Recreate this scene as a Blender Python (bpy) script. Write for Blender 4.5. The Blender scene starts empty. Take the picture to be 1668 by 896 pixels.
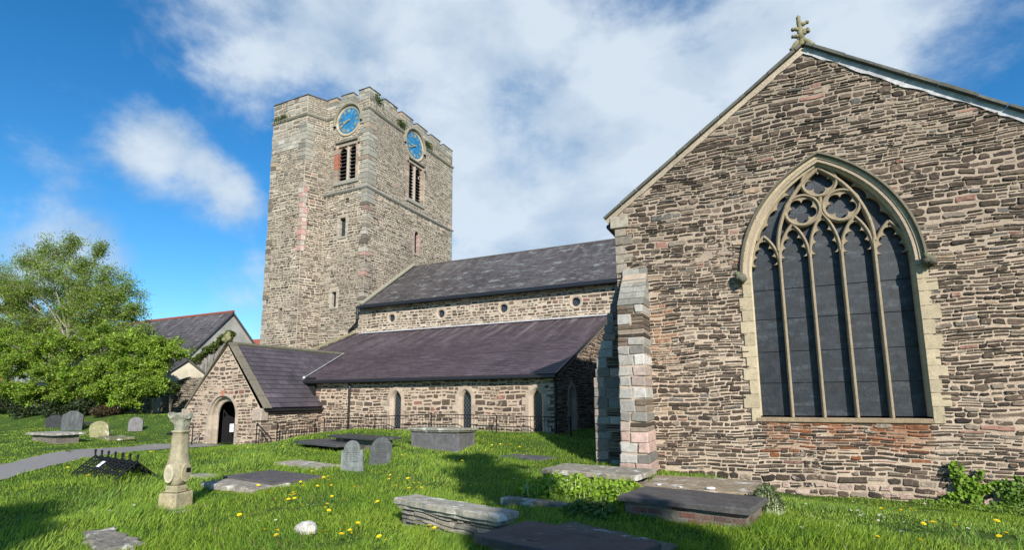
import bpy, math, random
import numpy as np
from mathutils import Vector, geometry
S = bpy.context.scene
COL = S.collection
R = math.radians
rng = random.Random(7)
nrg = np.random.default_rng(11)

# ------------------------------------------------------------------ camera
F, CX, CY, YAW, PITCH, ROLL = 859.46, 832.5, 523.7, .445, .1437, -.008
def cam_basis():
    f = Vector((-math.sin(YAW)*math.cos(PITCH), math.cos(YAW)*math.cos(PITCH), math.sin(PITCH)))
    r = Vector((math.cos(YAW), math.sin(YAW), 0)); u = r.cross(f)
    return r*math.cos(ROLL)+u*math.sin(ROLL), u*math.cos(ROLL)-r*math.sin(ROLL), f
CR, CU, CF = cam_basis()
cam = bpy.data.cameras.new('camera'); camo = bpy.data.objects.new('camera', cam); COL.objects.link(camo)
from mathutils import Matrix
camo.matrix_world = Matrix(((CR.x, CU.x, -CF.x, 0), (CR.y, CU.y, -CF.y, 0), (CR.z, CU.z, -CF.z, 0), (0, 0, 0, 1)))
cam.sensor_width = 36; cam.lens = 36*F/1668
cam.shift_x = -(CX-834)/1668; cam.shift_y = (CY-448)/1668
cam.clip_start = .05; cam.clip_end = 3000
S.camera = camo

def ray(px, py): return CF+CR*((px-CX)/F)-CU*((py-CY)/F)

# ------------------------------------------------------------------ light
SUN_EL, SUN_AZ = R(28), R(40)          # azimuth: off the gable's normal (-Y) towards +X
to_sun = Vector((math.sin(SUN_AZ)*math.cos(SUN_EL), -math.cos(SUN_AZ)*math.cos(SUN_EL), math.sin(SUN_EL)))
sl = bpy.data.lights.new('sun', 'SUN'); sl.energy = 5.0; sl.angle = R(.53); sl.color = (1, .93, .83)
so = bpy.data.objects.new('sun', sl); COL.objects.link(so); so.rotation_euler = to_sun.to_track_quat('Z', 'Y').to_euler()
S.view_settings.view_transform = 'Standard'; S.view_settings.look = 'None'
S.view_settings.exposure = .53; S.view_settings.gamma = 1; S.view_settings.use_curve_mapping = False
S.render.engine = 'CYCLES'
S.cycles.max_bounces = 6; S.cycles.diffuse_bounces = 3; S.cycles.transparent_max_bounces = 8
S.cycles.use_denoising = True

W = bpy.data.worlds.new('World'); S.world = W; W.use_nodes = True
def build_world():
    nt = W.node_tree; N = nt.nodes; L = nt.links; N.clear()
    out = N.new('ShaderNodeOutputWorld'); bg = N.new('ShaderNodeBackground'); bg.inputs[1].default_value = .12
    L.new(bg.outputs[0], out.inputs[0])
    sky = N.new('ShaderNodeTexSky'); sky.sky_type = 'NISHITA'; sky.sun_disc = False
    sky.sun_elevation = SUN_EL; sky.sun_rotation = math.pi-SUN_AZ
    sky.air_density = 1.0; sky.dust_density = .15; sky.ozone_density = 2.5; sky.altitude = 30
    hs = N.new('ShaderNodeHueSaturation'); hs.inputs['Saturation'].default_value = 1.22; hs.inputs['Value'].default_value = 1.0
    tn = N.new('ShaderNodeMixRGB'); tn.blend_type = 'MULTIPLY'; tn.inputs[0].default_value = 1; tn.inputs[2].default_value = (.70, .86, .96, 1)   # clear, deep blue air
    L.new(sky.outputs[0], tn.inputs[1]); L.new(tn.outputs[0], hs.inputs['Color'])
    tc = N.new('ShaderNodeTexCoord')
    nrm = N.new('ShaderNodeVectorMath'); nrm.operation = 'NORMALIZE'; L.new(tc.outputs['Generated'], nrm.inputs[0])
    # cloud cover: broad banks towards given bearings, broken up by noise
    acc = None
    banks = [  # px, py of a bearing, half-angle deg, weight
        (1000, 60, 26, .42), (560, -40, 16, .34), (900, 260, 13, .30), (1150, 240, 17, .36), (840, 380, 10, .25), (640, 60, 8, .22),
        (1500, -60, 13, .34), (1330, 120, 9, .22), (210, 215, 3.4, .38), (250, 250, 4.2, .38), (310, 290, 4.4, .40), (365, 320, 3.4, .40), (395, 345, 2.6, .36),
        (380, 440, 4, .34), (-40, 400, 9, .45), (130, 420, 4, .3), (380, -40, 10, .30), (480, 120, 6, .2),
        (1640, 190, 12, -.45), (80, 120, 17, -.45), (740, 250, 4, .2), (700, 140, 4, -.12), (1250, 40, 5, -.14), (180, 420, 9, -.1)]
    for px, py, a, w in banks:
        d = ray(px, py).normalized()
        dp = N.new('ShaderNodeVectorMath'); dp.operation = 'DOT_PRODUCT'; dp.inputs[1].default_value = d
        L.new(nrm.outputs[0], dp.inputs[0])
        mr = N.new('ShaderNodeMapRange'); mr.interpolation_type = 'SMOOTHSTEP'
        mr.inputs[1].default_value = math.cos(R(a*1.35)); mr.inputs[2].default_value = math.cos(R(a*.25))
        mr.inputs[3].default_value = 0; mr.inputs[4].default_value = w
        L.new(dp.outputs['Value'], mr.inputs[0])
        if acc is None: acc = mr.outputs[0]
        else:
            ad = N.new('ShaderNodeMath'); ad.operation = 'ADD'; L.new(acc, ad.inputs[0]); L.new(mr.outputs[0], ad.inputs[1]); acc = ad.outputs[0]
    mp = N.new('ShaderNodeMapping'); mp.inputs['Rotation'].default_value = (.3, .5, .9); mp.inputs['Scale'].default_value = (1, 1.25, 1.7)
    L.new(nrm.outputs[0], mp.inputs[0])
    n1 = N.new('ShaderNodeTexNoise'); n1.inputs['Scale'].default_value = 3.4; n1.inputs['Detail'].default_value = 12; n1.inputs['Roughness'].default_value = .62; n1.inputs['Distortion'].default_value = .15
    L.new(mp.outputs[0], n1.inputs[0])
    n2 = N.new('ShaderNodeTexNoise'); n2.inputs['Scale'].default_value = 11; n2.inputs['Detail'].default_value = 6; n2.inputs['Roughness'].default_value = .55
    L.new(mp.outputs[0], n2.inputs[0])
    def math_(op, a, b, c=None):
        m = N.new('ShaderNodeMath'); m.operation = op
        for i, v in enumerate((a, b, c)):
            if v is None: continue
            if isinstance(v, (int, float)): m.inputs[i].default_value = v
            else: L.new(v, m.inputs[i])
        return m.outputs[0]
    k = math_('MULTIPLY_ADD', n1.outputs[0], 2.7, -1.50)
    k = math_('MULTIPLY_ADD', n2.outputs[0], .62, k)
    k = math_('ADD', k, acc)
    sm = N.new('ShaderNodeMapRange'); sm.interpolation_type = 'SMOOTHSTEP'
    sm.inputs[1].default_value = .0; sm.inputs[2].default_value = 1.0; sm.inputs[3].default_value = 0; sm.inputs[4].default_value = .93
    L.new(k, sm.inputs[0])
    cr = N.new('ShaderNodeValToRGB'); cr.color_ramp.elements[0].position = .05; cr.color_ramp.elements[0].color = (2.1, 2.95, 4.0, 1)
    cr.color_ramp.elements[1].position = .8; cr.color_ramp.elements[1].color = (4.2, 4.75, 5.3, 1)
    n3 = N.new('ShaderNodeTexNoise'); n3.inputs['Scale'].default_value = 5.5; n3.inputs['Detail'].default_value = 8; n3.inputs['Roughness'].default_value = .5; n3.inputs['Distortion'].default_value = .3
    L.new(mp.outputs[0], n3.inputs[0])
    tone = math_('MULTIPLY_ADD', n3.outputs[0], 1.9, -.75); tone = math_('MULTIPLY_ADD', k, .45, tone)
    L.new(tone, cr.inputs[0])
    mx = N.new('ShaderNodeMixRGB'); L.new(sm.outputs[0], mx.inputs[0]); L.new(hs.outputs[0], mx.inputs[1]); L.new(cr.outputs[0], mx.inputs[2])
    L.new(mx.outputs[0], bg.inputs[0])
build_world()

# ------------------------------------------------------------------ materials
def new_mat(name):
    m = bpy.data.materials.new(name); m.use_nodes = True
    nt = m.node_tree; nt.nodes.clear()
    o = nt.nodes.new('ShaderNodeOutputMaterial'); b = nt.nodes.new('ShaderNodeBsdfPrincipled')
    nt.links.new(b.outputs[0], o.inputs[0])
    return m, nt, b, o
def sc_(c, k): return (c[0]*k, c[1]*k, c[2]*k)
class NB:
    def __init__(s, nt): s.nt = nt; s.N = nt.nodes; s.L = nt.links
    def put(s, sock, v):
        if isinstance(v, bpy.types.NodeSocket): s.L.new(v, sock)
        elif v is not None:
            try: sock.default_value = v
            except Exception: sock.default_value = (*v, 1)
    def noise(s, vec, scale, detail=5, rough=.55, dist=0, out=0):
        n = s.N.new('ShaderNodeTexNoise'); s.put(n.inputs['Vector'], vec); n.inputs['Scale'].default_value = scale
        n.inputs['Detail'].default_value = detail; n.inputs['Roughness'].default_value = rough; n.inputs['Distortion'].default_value = dist
        return n.outputs[out]
    def ramp(s, f, stops):
        n = s.N.new('ShaderNodeValToRGB'); s.put(n.inputs[0], f); e = n.color_ramp.elements
        while len(e) < len(stops): e.new(.5)
        for i, (p, c) in enumerate(stops):
            e[i].position = p; e[i].color = (*c, 1) if not isinstance(c, (int, float)) else (c, c, c, 1)
        return n.outputs[0]
    def mix(s, f, a, b, mode='MIX'):
        n = s.N.new('ShaderNodeMixRGB'); n.blend_type = mode; s.put(n.inputs[0], f); s.put(n.inputs[1], a); s.put(n.inputs[2], b); return n.outputs[0]
    def m(s, op, a, b=None, c=None, clamp=False):
        n = s.N.new('ShaderNodeMath'); n.operation = op; n.use_clamp = clamp
        for i, v in enumerate((a, b, c)): s.put(n.inputs[i], v)
        return n.outputs[0]
    def bump(s, h, st, d, nrm=None):
        n = s.N.new('ShaderNodeBump'); n.inputs['Strength'].default_value = st; n.inputs['Distance'].default_value = d
        s.put(n.inputs['Height'], h)
        if nrm is not None: s.L.new(nrm, n.inputs['Normal'])
        return n.outputs[0]
    def geo(s): return s.N.new('ShaderNodeNewGeometry').outputs['Position']
    def obj(s): return s.N.new('ShaderNodeTexCoord').outputs['Object']
    def uv(s): return s.N.new('ShaderNodeTexCoord').outputs['UV']
    def attr(s, n):
        a = s.N.new('ShaderNodeAttribute'); a.attribute_name = n; return a.outputs['Color']
    def mapg(s, v, scale=(1, 1, 1), loc=(0, 0, 0), rot=(0, 0, 0)):
        n = s.N.new('ShaderNodeMapping'); s.put(n.inputs[0], v); n.inputs['Scale'].default_value = scale; n.inputs['Location'].default_value = loc; n.inputs['Rotation'].default_value = rot
        return n.outputs[0]

def stone_mat(name, var=.5, sc=14, bumpd=.012, rough=.9, lichen=None, smear=None):
    """masonry: its own colour per stone (attribute) broken up by noise"""
    m, nt, b, o = new_mat(name); n = NB(nt); p = n.geo(); c = n.attr('tint')
    a = n.noise(p, sc, 7, .65); f = n.noise(p, sc*5, 4, .6)
    k = n.ramp(a, [(.25, 1-var), (.5, 1), (.78, 1+var*.8)])
    c2 = n.mix(1, c, k, 'MULTIPLY')
    k2 = n.ramp(f, [(.3, .78), (.7, 1.2)])
    c3 = n.mix(1, c2, k2, 'MULTIPLY')
    if lichen:
        col, lo, amt = lichen
        l = n.noise(p, 3.1, 8, .7, .4)
        c3 = n.mix(n.ramp(l, [(lo, 0), (lo+.09, amt)]), c3, col)
    if smear:
        q = n.m('MULTIPLY_ADD', n.noise(p, .55, 4, .6), .55, n.m('MULTIPLY', n.noise(p, 9, 7, .7, .6), .62))
        c3 = n.mix(n.ramp(q, [(smear[1], 0), (smear[1]+.035, .8)]), c3, n.mix(1, (*smear[0], 1), k2, 'MULTIPLY'))
    n.put(b.inputs['Base Color'], c3); b.inputs['Roughness'].default_value = rough; b.inputs['Specular IOR Level'].default_value = .25
    h = n.m('MULTIPLY_ADD', f, .35, a)
    n.L.new(n.bump(h, .9, bumpd), b.inputs['Normal'])
    return m

def mortar_mat(name, base, dark, rust=False, soot=False):
    m, nt, b, o = new_mat(name); n = NB(nt); p = n.geo()
    a = n.noise(p, 1.1, 6, .6); f = n.noise(p, 30, 5, .7)
    c = n.mix(n.ramp(a, [(.35, 0), (.7, 1)]), base, dark)
    c = n.mix(1, c, n.ramp(f, [(.3, .72), (.7, 1.15)]), 'MULTIPLY')
    if rust:   # older, greyer pointing high in the gable
        sz = n.N.new('ShaderNodeSeparateXYZ'); n.L.new(p, sz.inputs[0]); hi = n.N.new('ShaderNodeMapRange'); n.L.new(n.m('MULTIPLY_ADD', n.noise(p, .7, 4, .6), 3, sz.outputs[2]), hi.inputs[0]); hi.inputs[1].default_value = 2.5; hi.inputs[2].default_value = 8
        c = n.mix(n.m('MULTIPLY', hi.outputs[0], .75), c, (.27, .225, .175))
    if soot:
        g = n.noise(p, .28, 4, .6); c = n.mix(n.ramp(g, [(.50, 0), (.70, .45)]), c, (.13, .12, .10))
    if rust:
        sx = n.N.new('ShaderNodeSeparateXYZ'); n.L.new(p, sx.inputs[0])
        zz = n.N.new('ShaderNodeMapRange'); n.L.new(sx.outputs[2], zz.inputs[0]); zz.inputs[1].default_value = -1.35; zz.inputs[2].default_value = -.55
        up = n.m('LESS_THAN', sx.outputs[2], -.48)
        x1 = n.m('GREATER_THAN', sx.outputs[0], -.1); x2 = n.m('LESS_THAN', sx.outputs[0], 2.9)
        st = n.noise(n.mapg(p, (2.4, 1, .8)), 1.0, 6, .65, .3)
        k = n.m('MULTIPLY', n.m('MULTIPLY', x1, x2), n.m('MULTIPLY', zz.outputs[0], up))
        k = n.m('MULTIPLY', k, n.ramp(st, [(.36, 0), (.50, 1)]))
        c = n.mix(n.m('MULTIPLY', k, .95), c, (.26, .10, .04))
    n.put(b.inputs['Base Color'], c); b.inputs['Roughness'].default_value = .95; b.inputs['Specular IOR Level'].default_value = .15
    h = n.m('MULTIPLY_ADD', n.noise(p, 9, 5, .65), 1.2, f)
    n.L.new(n.bump(h, 1, .018), b.inputs['Normal'])
    return m

def simple(name, col, rough=.6, metal=0, var=.15, sc=20, bump=.0, spec=.5):
    m, nt, b, o = new_mat(name); n = NB(nt); p = n.geo()
    a = n.noise(p, sc, 5, .6)
    n.put(b.inputs['Base Color'], n.mix(1, (*col, 1), n.ramp(a, [(.3, 1-var), (.7, 1+var)]), 'MULTIPLY'))
    b.inputs['Roughness'].default_value = rough; b.inputs['Metallic'].default_value = metal; b.inputs['Specular IOR Level'].default_value = spec
    if bump: n.L.new(n.bump(a, .8, bump), b.inputs['Normal'])
    return m

def slate_mat(name, c1, c2, sw, sh, streak=None, lichen=None, moss=None):
    """slates: UV in metres, u along the eave, v up the slope"""
    m, nt, b, o = new_mat(name); n = NB(nt); uv = n.uv(); p = n.geo()
    br = n.N.new('ShaderNodeTexBrick'); n.L.new(uv, br.inputs[0]); br.offset = .5
    br.inputs['Scale'].default_value = 1; br.inputs['Brick Width'].default_value = sw; br.inputs['Row Height'].default_value = sh
    br.inputs['Mortar Size'].default_value = .006; br.inputs['Mortar Smooth'].default_value = .2; br.inputs['Bias'].default_value = 0
    br.inputs['Color1'].default_value = (*c1, 1); br.inputs['Color2'].default_value = (*c2, 1); br.inputs['Mortar'].default_value = (.012, .011, .012, 1)
    vo = n.N.new('ShaderNodeTexWhiteNoise'); vo.noise_dimensions = '2D'
    sxx = n.N.new('ShaderNodeSeparateXYZ'); n.L.new(uv, sxx.inputs[0]); rw = n.m('FLOOR', n.m('DIVIDE', sxx.outputs[1], sh)); cl = n.m('FLOOR', n.m('ADD', n.m('DIVIDE', sxx.outputs[0], sw), n.m('MULTIPLY', rw, .5)))
    cb = n.N.new('ShaderNodeCombineXYZ'); n.L.new(cl, cb.inputs[0]); n.L.new(rw, cb.inputs[1]); n.L.new(cb.outputs[0], vo.inputs['Vector'])
    odd = n.ramp(vo.outputs['Value'], [(0, .75), (.1, .92), (.88, 1.06), (.98, 1.4)])
    big = n.noise(p, .5, 6, .6)
    c = n.mix(1, br.outputs[0], n.ramp(big, [(.3, .72), (.7, 1.25)]), 'MULTIPLY')
    c = n.mix(1, c, odd, 'MULTIPLY')
    fine = n.noise(p, 12, 5, .7); c = n.mix(1, c, n.ramp(fine, [(.3, .82), (.7, 1.15)]), 'MULTIPLY')
    if streak:   # washed lime running down from the flashing
        col, top, ln, amt = streak
        sx = n.N.new('ShaderNodeSeparateXYZ'); n.L.new(uv, sx.inputs[0])
        mr = n.N.new('ShaderNodeMapRange'); n.L.new(sx.outputs[1], mr.inputs[0]); mr.inputs[1].default_value = top-ln; mr.inputs[2].default_value = top
        s = n.noise(n.mapg(uv, (1.7, .16, 1)), 1.6, 5, .6)
        k = n.m('MULTIPLY', n.ramp(s, [(.5, 0), (.66, 1)]), mr.outputs[0])
        c = n.mix(n.m('MULTIPLY', k, amt), c, col)
    if lichen:
        for col, sc_, lo, amt, st in lichen:
            l = n.noise(n.mapg(uv, (st, 1, 1)), sc_, 9, .72)
            c = n.mix(n.ramp(l, [(lo, 0), (lo+.07, amt)]), c, col)
    n.put(b.inputs['Base Color'], c)
    n.put(b.inputs['Roughness'], n.ramp(fine, [(.2, .42), (.8, .68)])); b.inputs['Specular IOR Level'].default_value = .45
    h = n.m('MULTIPLY_ADD', fine, .25, n.m('SUBTRACT', 1, br.outputs['Fac']))
    n.L.new(n.bump(h, .6, .012), b.inputs['Normal'])
    return m

def leaf_mat(name, trans=.35, rough=.5):
    m, nt, b, o = new_mat(name); n = NB(nt); c = n.attr('tint')
    n.put(b.inputs['Base Color'], c); b.inputs['Roughness'].default_value = rough; b.inputs['Specular IOR Level'].default_value = .3
    t = n.N.new('ShaderNodeBsdfTranslucent'); n.L.new(n.mix(1, c, (1.25, 1.3, .55, 1), 'MULTIPLY'), t.inputs[0])
    mx = n.N.new('ShaderNodeMixShader'); mx.inputs[0].default_value = trans
    n.L.new(b.outputs[0], mx.inputs[1]); n.L.new(t.outputs[0], mx.inputs[2]); n.L.new(mx.outputs[0], o.inputs[0])
    return m

M = {}
M['rubble'] = stone_mat('rubble_stone', .6, 16, .022, smear=((.42, .345, .27), .665))
M['ashlar'] = stone_mat('ashlar_stone', .35, 9, .012, lichen=((.16, .16, .13), .56, .5))
M['sand'] = stone_mat('dressed_sandstone', .22, 7, .005, lichen=((.13, .12, .09), .63, .5))
M['tombstone'] = stone_mat('weathered_tomb_stone', .5, 8, .016, lichen=((.60, .59, .54), .545, .85))
M['slate_stone'] = stone_mat('slate_slab', .35, 5, .006, rough=.6, lichen=((.19, .19, .175), .585, .5))
M['mortar'] = mortar_mat('lime_mortar', (.54, .435, .335), (.37, .29, .22), rust=True)
M['mortar_tower'] = mortar_mat('tower_mortar', (.54, .465, .365), (.37, .31, .24), soot=True)
M['mortar_dark'] = mortar_mat('old_dark_mortar', (.22, .195, .16), (.14, .125, .10))
M['slate_aisle'] = slate_mat('purple_slate', (.061, .045, .054), (.082, .061, .072), .33, .21, streak=((.28, .26, .27), 8.2, 4.0, .55),
    lichen=[((.22, .22, .22), 1.3, .68, .5, 1.0)])
M['slate_nave'] = slate_mat('lichened_slate', (.062, .055, .058), (.10, .088, .09), .33, .2, streak=((.24, .24, .24), 6.6, 5.0, .4),
    lichen=[((.26, .29, .26), 1.7, .55, .65, .55), ((.27, .17, .04), .9, .72, .7, .4)])
M['slate_porch'] = slate_mat('porch_slate', (.062, .052, .061), (.082, .069, .080), .42, .26, lichen=[((.2, .2, .2), 2, .7, .4, 1)])
M['slate_far'] = slate_mat('old_slate', (.07, .062, .066), (.11, .10, .10), .4, .3, streak=((.3, .3, .28), 8, 5, .5), lichen=[((.24, .22, .18), 1, .6, .5, 1)])
M['iron'] = simple('black_iron', (.009, .009, .011), .7, .0, .2, 30, spec=.2)
M['gutter'] = simple('gutter_paint', (.013, .014, .018), .35, 0, .2, 8)
M['lead'] = simple('lead_flashing', (.42, .42, .43), .7, 0, .35, 7)
M['gold'] = simple('gilt', (.75, .60, .28), .35, .6, .1, 30)
M['blue'] = simple('blue_dial', (.025, .165, .34), .6, 0, .35, 3, spec=.3)
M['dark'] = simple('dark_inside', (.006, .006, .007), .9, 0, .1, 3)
M['louvre'] = simple('louvre_slate', (.05, .05, .052), .7, 0, .2, 8)
M['paper'] = simple('notice_paper', (.75, .76, .78), .6, 0, .05, 9)
M['render'] = simple('cement_render', (.30, .295, .28), .9, 0, .25, 1.2, .01)
M['cream'] = simple('cream_render', (.50, .46, .36), .9, 0, .2, 1.5, .01)
M['redtile'] = simple('red_tile', (.33, .085, .05), .8, 0, .25, 9)
M['whitepaint'] = simple('white_paint', (.7, .7, .7), .5, 0, .06, 9)
M['asphalt'] = simple('path_asphalt', (.235, .222, .21), .92, 0, .22, 26, .006, .2)
M['bark'] = simple('bark', (.16, .135, .11), .9, 0, .45, 12, .03)
M['palebark'] = simple('pale_bark', (.24, .21, .17), .85, 0, .35, 10, .02)
M['leaf'] = leaf_mat('leaf')
M['grass'] = leaf_mat('grass_blade', .4, .5)
M['petal'] = leaf_mat('petal', .15, .5)

def glass_mat():
    m, nt, b, o = new_mat('leaded_glass'); n = NB(nt); p = n.geo()
    q = n.mapg(p, (1, 1, 1), rot=(0, 0, 0))
    sx = n.N.new('ShaderNodeSeparateXYZ'); n.L.new(q, sx.inputs[0])
    cb = n.N.new('ShaderNodeCombineXYZ'); n.L.new(sx.outputs[0], cb.inputs[0]); n.L.new(sx.outputs[2], cb.inputs[1])
    v = n.N.new('ShaderNodeTexVoronoi'); v.feature = 'DISTANCE_TO_EDGE'; v.inputs['Scale'].default_value = 9; v.inputs['Randomness'].default_value = .55
    n.L.new(n.mapg(cb.outputs[0], (1, .75, 1), rot=(0, 0, .5)), v.inputs['Vector'])
    lead = n.ramp(v.outputs['Distance'], [(.03, 1), (.07, 0)])
    v2 = n.N.new('ShaderNodeTexVoronoi'); v2.inputs['Scale'].default_value = 9; v2.inputs['Randomness'].default_value = .55
    n.L.new(n.mapg(cb.outputs[0], (1, .75, 1), rot=(0, 0, .5)), v2.inputs['Vector'])
    cell = n.N.new('ShaderNodeSeparateColor'); n.L.new(v2.outputs['Color'], cell.inputs[0])
    wv = n.noise(n.mapg(cb.outputs[0], (.7, 3.2, 1), rot=(0, 0, .75)), 1.9, 4, .55, .3)  # diagonal highlights, light caught on the guard mesh, painted into the glass colour
    base = n.ramp(wv, [(.38, (.005, .009, .015)), (.52, (.010, .016, .024)), (.68, (.038, .048, .060))])
    base = n.mix(1, base, n.ramp(cell.outputs[0], [(0, .6), (1, 1.35)]), 'MULTIPLY')
    # protective wire mesh: fine pale grid over the glass
    sq = n.N.new('ShaderNodeTexBrick'); sq.offset = 0; n.L.new(cb.outputs[0], sq.inputs[0]); sq.inputs['Scale'].default_value = 1
    sq.inputs['Brick Width'].default_value = .045; sq.inputs['Row Height'].default_value = .045; sq.inputs['Mortar Size'].default_value = .0035
    base = n.mix(n.m('MULTIPLY', sq.outputs['Fac'], .35), base, (.048, .060, .074))
    base = n.mix(n.m('MULTIPLY', lead, .75), base, (.008, .009, .011))
    n.put(b.inputs['Base Color'], base)
    n.put(b.inputs['Roughness'], n.ramp(cell.outputs[1], [(0, .45), (1, .65)])); b.inputs['Specular IOR Level'].default_value = .55
    n.L.new(n.bump(n.m('ADD', n.m('MULTIPLY', cell.outputs[2], .3), lead), .12, .004), b.inputs['Normal'])
    return m
M['glass'] = glass_mat()
def diamond_mat():
    m, nt, b, o = new_mat('diamond_glass'); n = NB(nt); p = n.geo()
    sx = n.N.new('ShaderNodeSeparateXYZ'); n.L.new(p, sx.inputs[0])
    a = n.m('ADD', sx.outputs[0], sx.outputs[1])
    s1 = n.m('ABSOLUTE', n.m('SINE', n.m('MULTIPLY', n.m('ADD', n.m('MULTIPLY', a, 1.5), sx.outputs[2]), 16)))
    s2 = n.m('ABSOLUTE', n.m('SINE', n.m('MULTIPLY', n.m('SUBTRACT', n.m('MULTIPLY', a, 1.5), sx.outputs[2]), 16)))
    l = n.m('MINIMUM', s1, s2)
    c = n.ramp(l, [(.1, (.11, .12, .13)), (.2, (.012, .016, .022))])
    n.put(b.inputs['Base Color'], c); b.inputs['Roughness'].default_value = .22
    return m
M['diamond'] = diamond_mat()

def ground_mat():
    m, nt, b, o = new_mat('turf'); n = NB(nt); p = n.geo()
    a = n.noise(p, .6, 6, .6); f = n.noise(p, 25, 5, .7)
    c = n.ramp(a, [(.3, (.045, .085, .015)), (.55, (.065, .115, .022)), (.75, (.10, .13, .03))])
    c = n.mix(1, c, n.ramp(f, [(.3, .55), (.7, 1.3)]), 'MULTIPLY')
    n.put(b.inputs['Base Color'], c); b.inputs['Roughness'].default_value = .95; b.inputs['Specular IOR Level'].default_value = .1
    n.L.new(n.bump(f, 1, .04), b.inputs['Normal'])
    return m
M['turf'] = ground_mat()

# ------------------------------------------------------------------ mesh builder
class MB:
    def __init__(s): s.v = []; s.f = []; s.m = []; s.c = []; s.uv = {}
    def add(s, verts, faces, mi=0, col=(1, 1, 1), uvs=None):
        k = len(s.v); s.v.extend(verts)
        for i, f in enumerate(faces):
            if uvs is not None: s.uv[len(s.f)] = [uvs[j] for j in f]
            s.f.append([k+j for j in f]); s.m.append(mi); s.c.append(col)
    def build(s, name, mats, parent=None, smooth=False):
        me = bpy.data.meshes.new(name); me.from_pydata([tuple(v) for v in s.v], [], s.f)
        if not isinstance(mats, (list, tuple)): mats = [mats]
        for m in mats: me.materials.append(m)
        if len(mats) > 1: me.polygons.foreach_set('material_index', s.m)
        ca = me.color_attributes.new('tint', 'FLOAT_COLOR', 'CORNER')
        cnt = np.array([len(f) for f in s.f]); c = np.array([(x[0], x[1], x[2], 1.) for x in s.c], dtype=np.float32)
        ca.data.foreach_set('color', np.repeat(c, cnt, axis=0).ravel())
        if s.uv:
            u = me.uv_layers.new(name='UVMap'); arr = np.zeros((len(me.loops), 2), dtype=np.float32); st = np.concatenate([[0], np.cumsum(cnt)[:-1]])
            for fi, l in s.uv.items():
                for j, q in enumerate(l): arr[st[fi]+j] = q
            u.data.foreach_set('uv', arr.ravel())
        if smooth: me.polygons.foreach_set('use_smooth', [True]*len(me.polygons))
        me.update()
        o = bpy.data.objects.new(name, me); COL.objects.link(o)
        if parent is not None: o.parent = parent
        return o

class Fr:
    """a frame: origin, U along, V up, N outward"""
    def __init__(s, o, U, V=(0, 0, 1), N=None):
        s.o = Vector(o); s.U = Vector(U).normalized(); s.V = Vector(V).normalized(); s.N = Vector(N).normalized() if N is not None else s.U.cross(s.V)
    def p(s, u, v, w=0): return s.o+s.U*u+s.V*v+s.N*w

def tag(o, label=None, cat=None, group=None, kind=None):
    if label: o['label'] = label
    if cat: o['category'] = cat
    if group: o['group'] = group
    if kind: o['kind'] = kind
    return o
def empty(name, loc=(0, 0, 0), label=None, cat=None, group=None):
    o = bpy.data.objects.new(name, None); COL.objects.link(o); o.location = loc; o.empty_display_size = .2
    return tag(o, label, cat, group)
def settle(root, loc):
    """children were built in world coordinates: put the root at loc and shift them back"""
    root.location = loc
    for ch in [c for c in bpy.data.objects if c.parent == root]:
        ch.location = ch.location-Vector(loc)

def chbox(mb, fr, u0, u1, v0, v1, w0, w1, c=.008, mi=0, col=(1, 1, 1), jit=0, r=rng, taper=0):
    """chamfered block in a frame"""
    us = (u0, u1); vs = (v0, v1); ws = (w0, w1); V = []
    idx = {}
    for i in (0, 1):
        for j in (0, 1):
            for k in (0, 1):
                du = (1-2*i)*c; dv = (1-2*j)*c; dw = (1-2*k)*c
                jx, jy, jz = (r.uniform(-jit, jit) for _ in range(3)) if jit else (0, 0, 0)
                tu = (1-2*i)*taper if k else 0; tv = (1-2*j)*taper if k else 0
                b = (us[i]+jx+tu, vs[j]+jy+tv, ws[k]+jz)
                for a, d in enumerate(((0, dv, dw), (du, 0, dw), (du, dv, 0))):
                    idx[(i, j, k, a)] = len(V); V.append(fr.p(b[0]+d[0], b[1]+d[1], b[2]+d[2]))
    g = lambda i, j, k, a: idx[(i, j, k, a)]
    Fc = []
    for i in (0, 1): Fc.append([g(i, 0, 0, 0), g(i, 1, 0, 0), g(i, 1, 1, 0), g(i, 0, 1, 0)][::(1 if i == 0 else -1)][::-1])
    for j in (0, 1): Fc.append([g(0, j, 0, 1), g(1, j, 0, 1), g(1, j, 1, 1), g(0, j, 1, 1)][::(1 if j == 0 else -1)])
    for k in (0, 1): Fc.append([g(0, 0, k, 2), g(1, 0, k, 2), g(1, 1, k, 2), g(0, 1, k, 2)][::(1 if k == 1 else -1)])
    for i in (0, 1):
        for j in (0, 1): Fc.append([g(i, j, 0, 0), g(i, j, 1, 0), g(i, j, 1, 1), g(i, j, 0, 1)])
        for k in (0, 1): Fc.append([g(i, 0, k, 0), g(i, 1, k, 0), g(i, 1, k, 2), g(i, 0, k, 2)])
    for j in (0, 1):
        for k in (0, 1): Fc.append([g(0, j, k, 1), g(1, j, k, 1), g(1, j, k, 2), g(0, j, k, 2)])
    for i in (0, 1):
        for j in (0, 1):
            for k in (0, 1): Fc.append([g(i, j, k, 0), g(i, j, k, 1), g(i, j, k, 2)])
    mb.add(V, Fc, mi, col)

WORLD = Fr((0, 0, 0), (1, 0, 0), (0, 1, 0), (0, 0, 1))
def wbox(mb, x0, x1, y0, y1, z0, z1, c=.008, mi=0, col=(1, 1, 1), jit=0): chbox(mb, WORLD, x0, x1, y0, y1, z0, z1, c, mi, col, jit)

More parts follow.
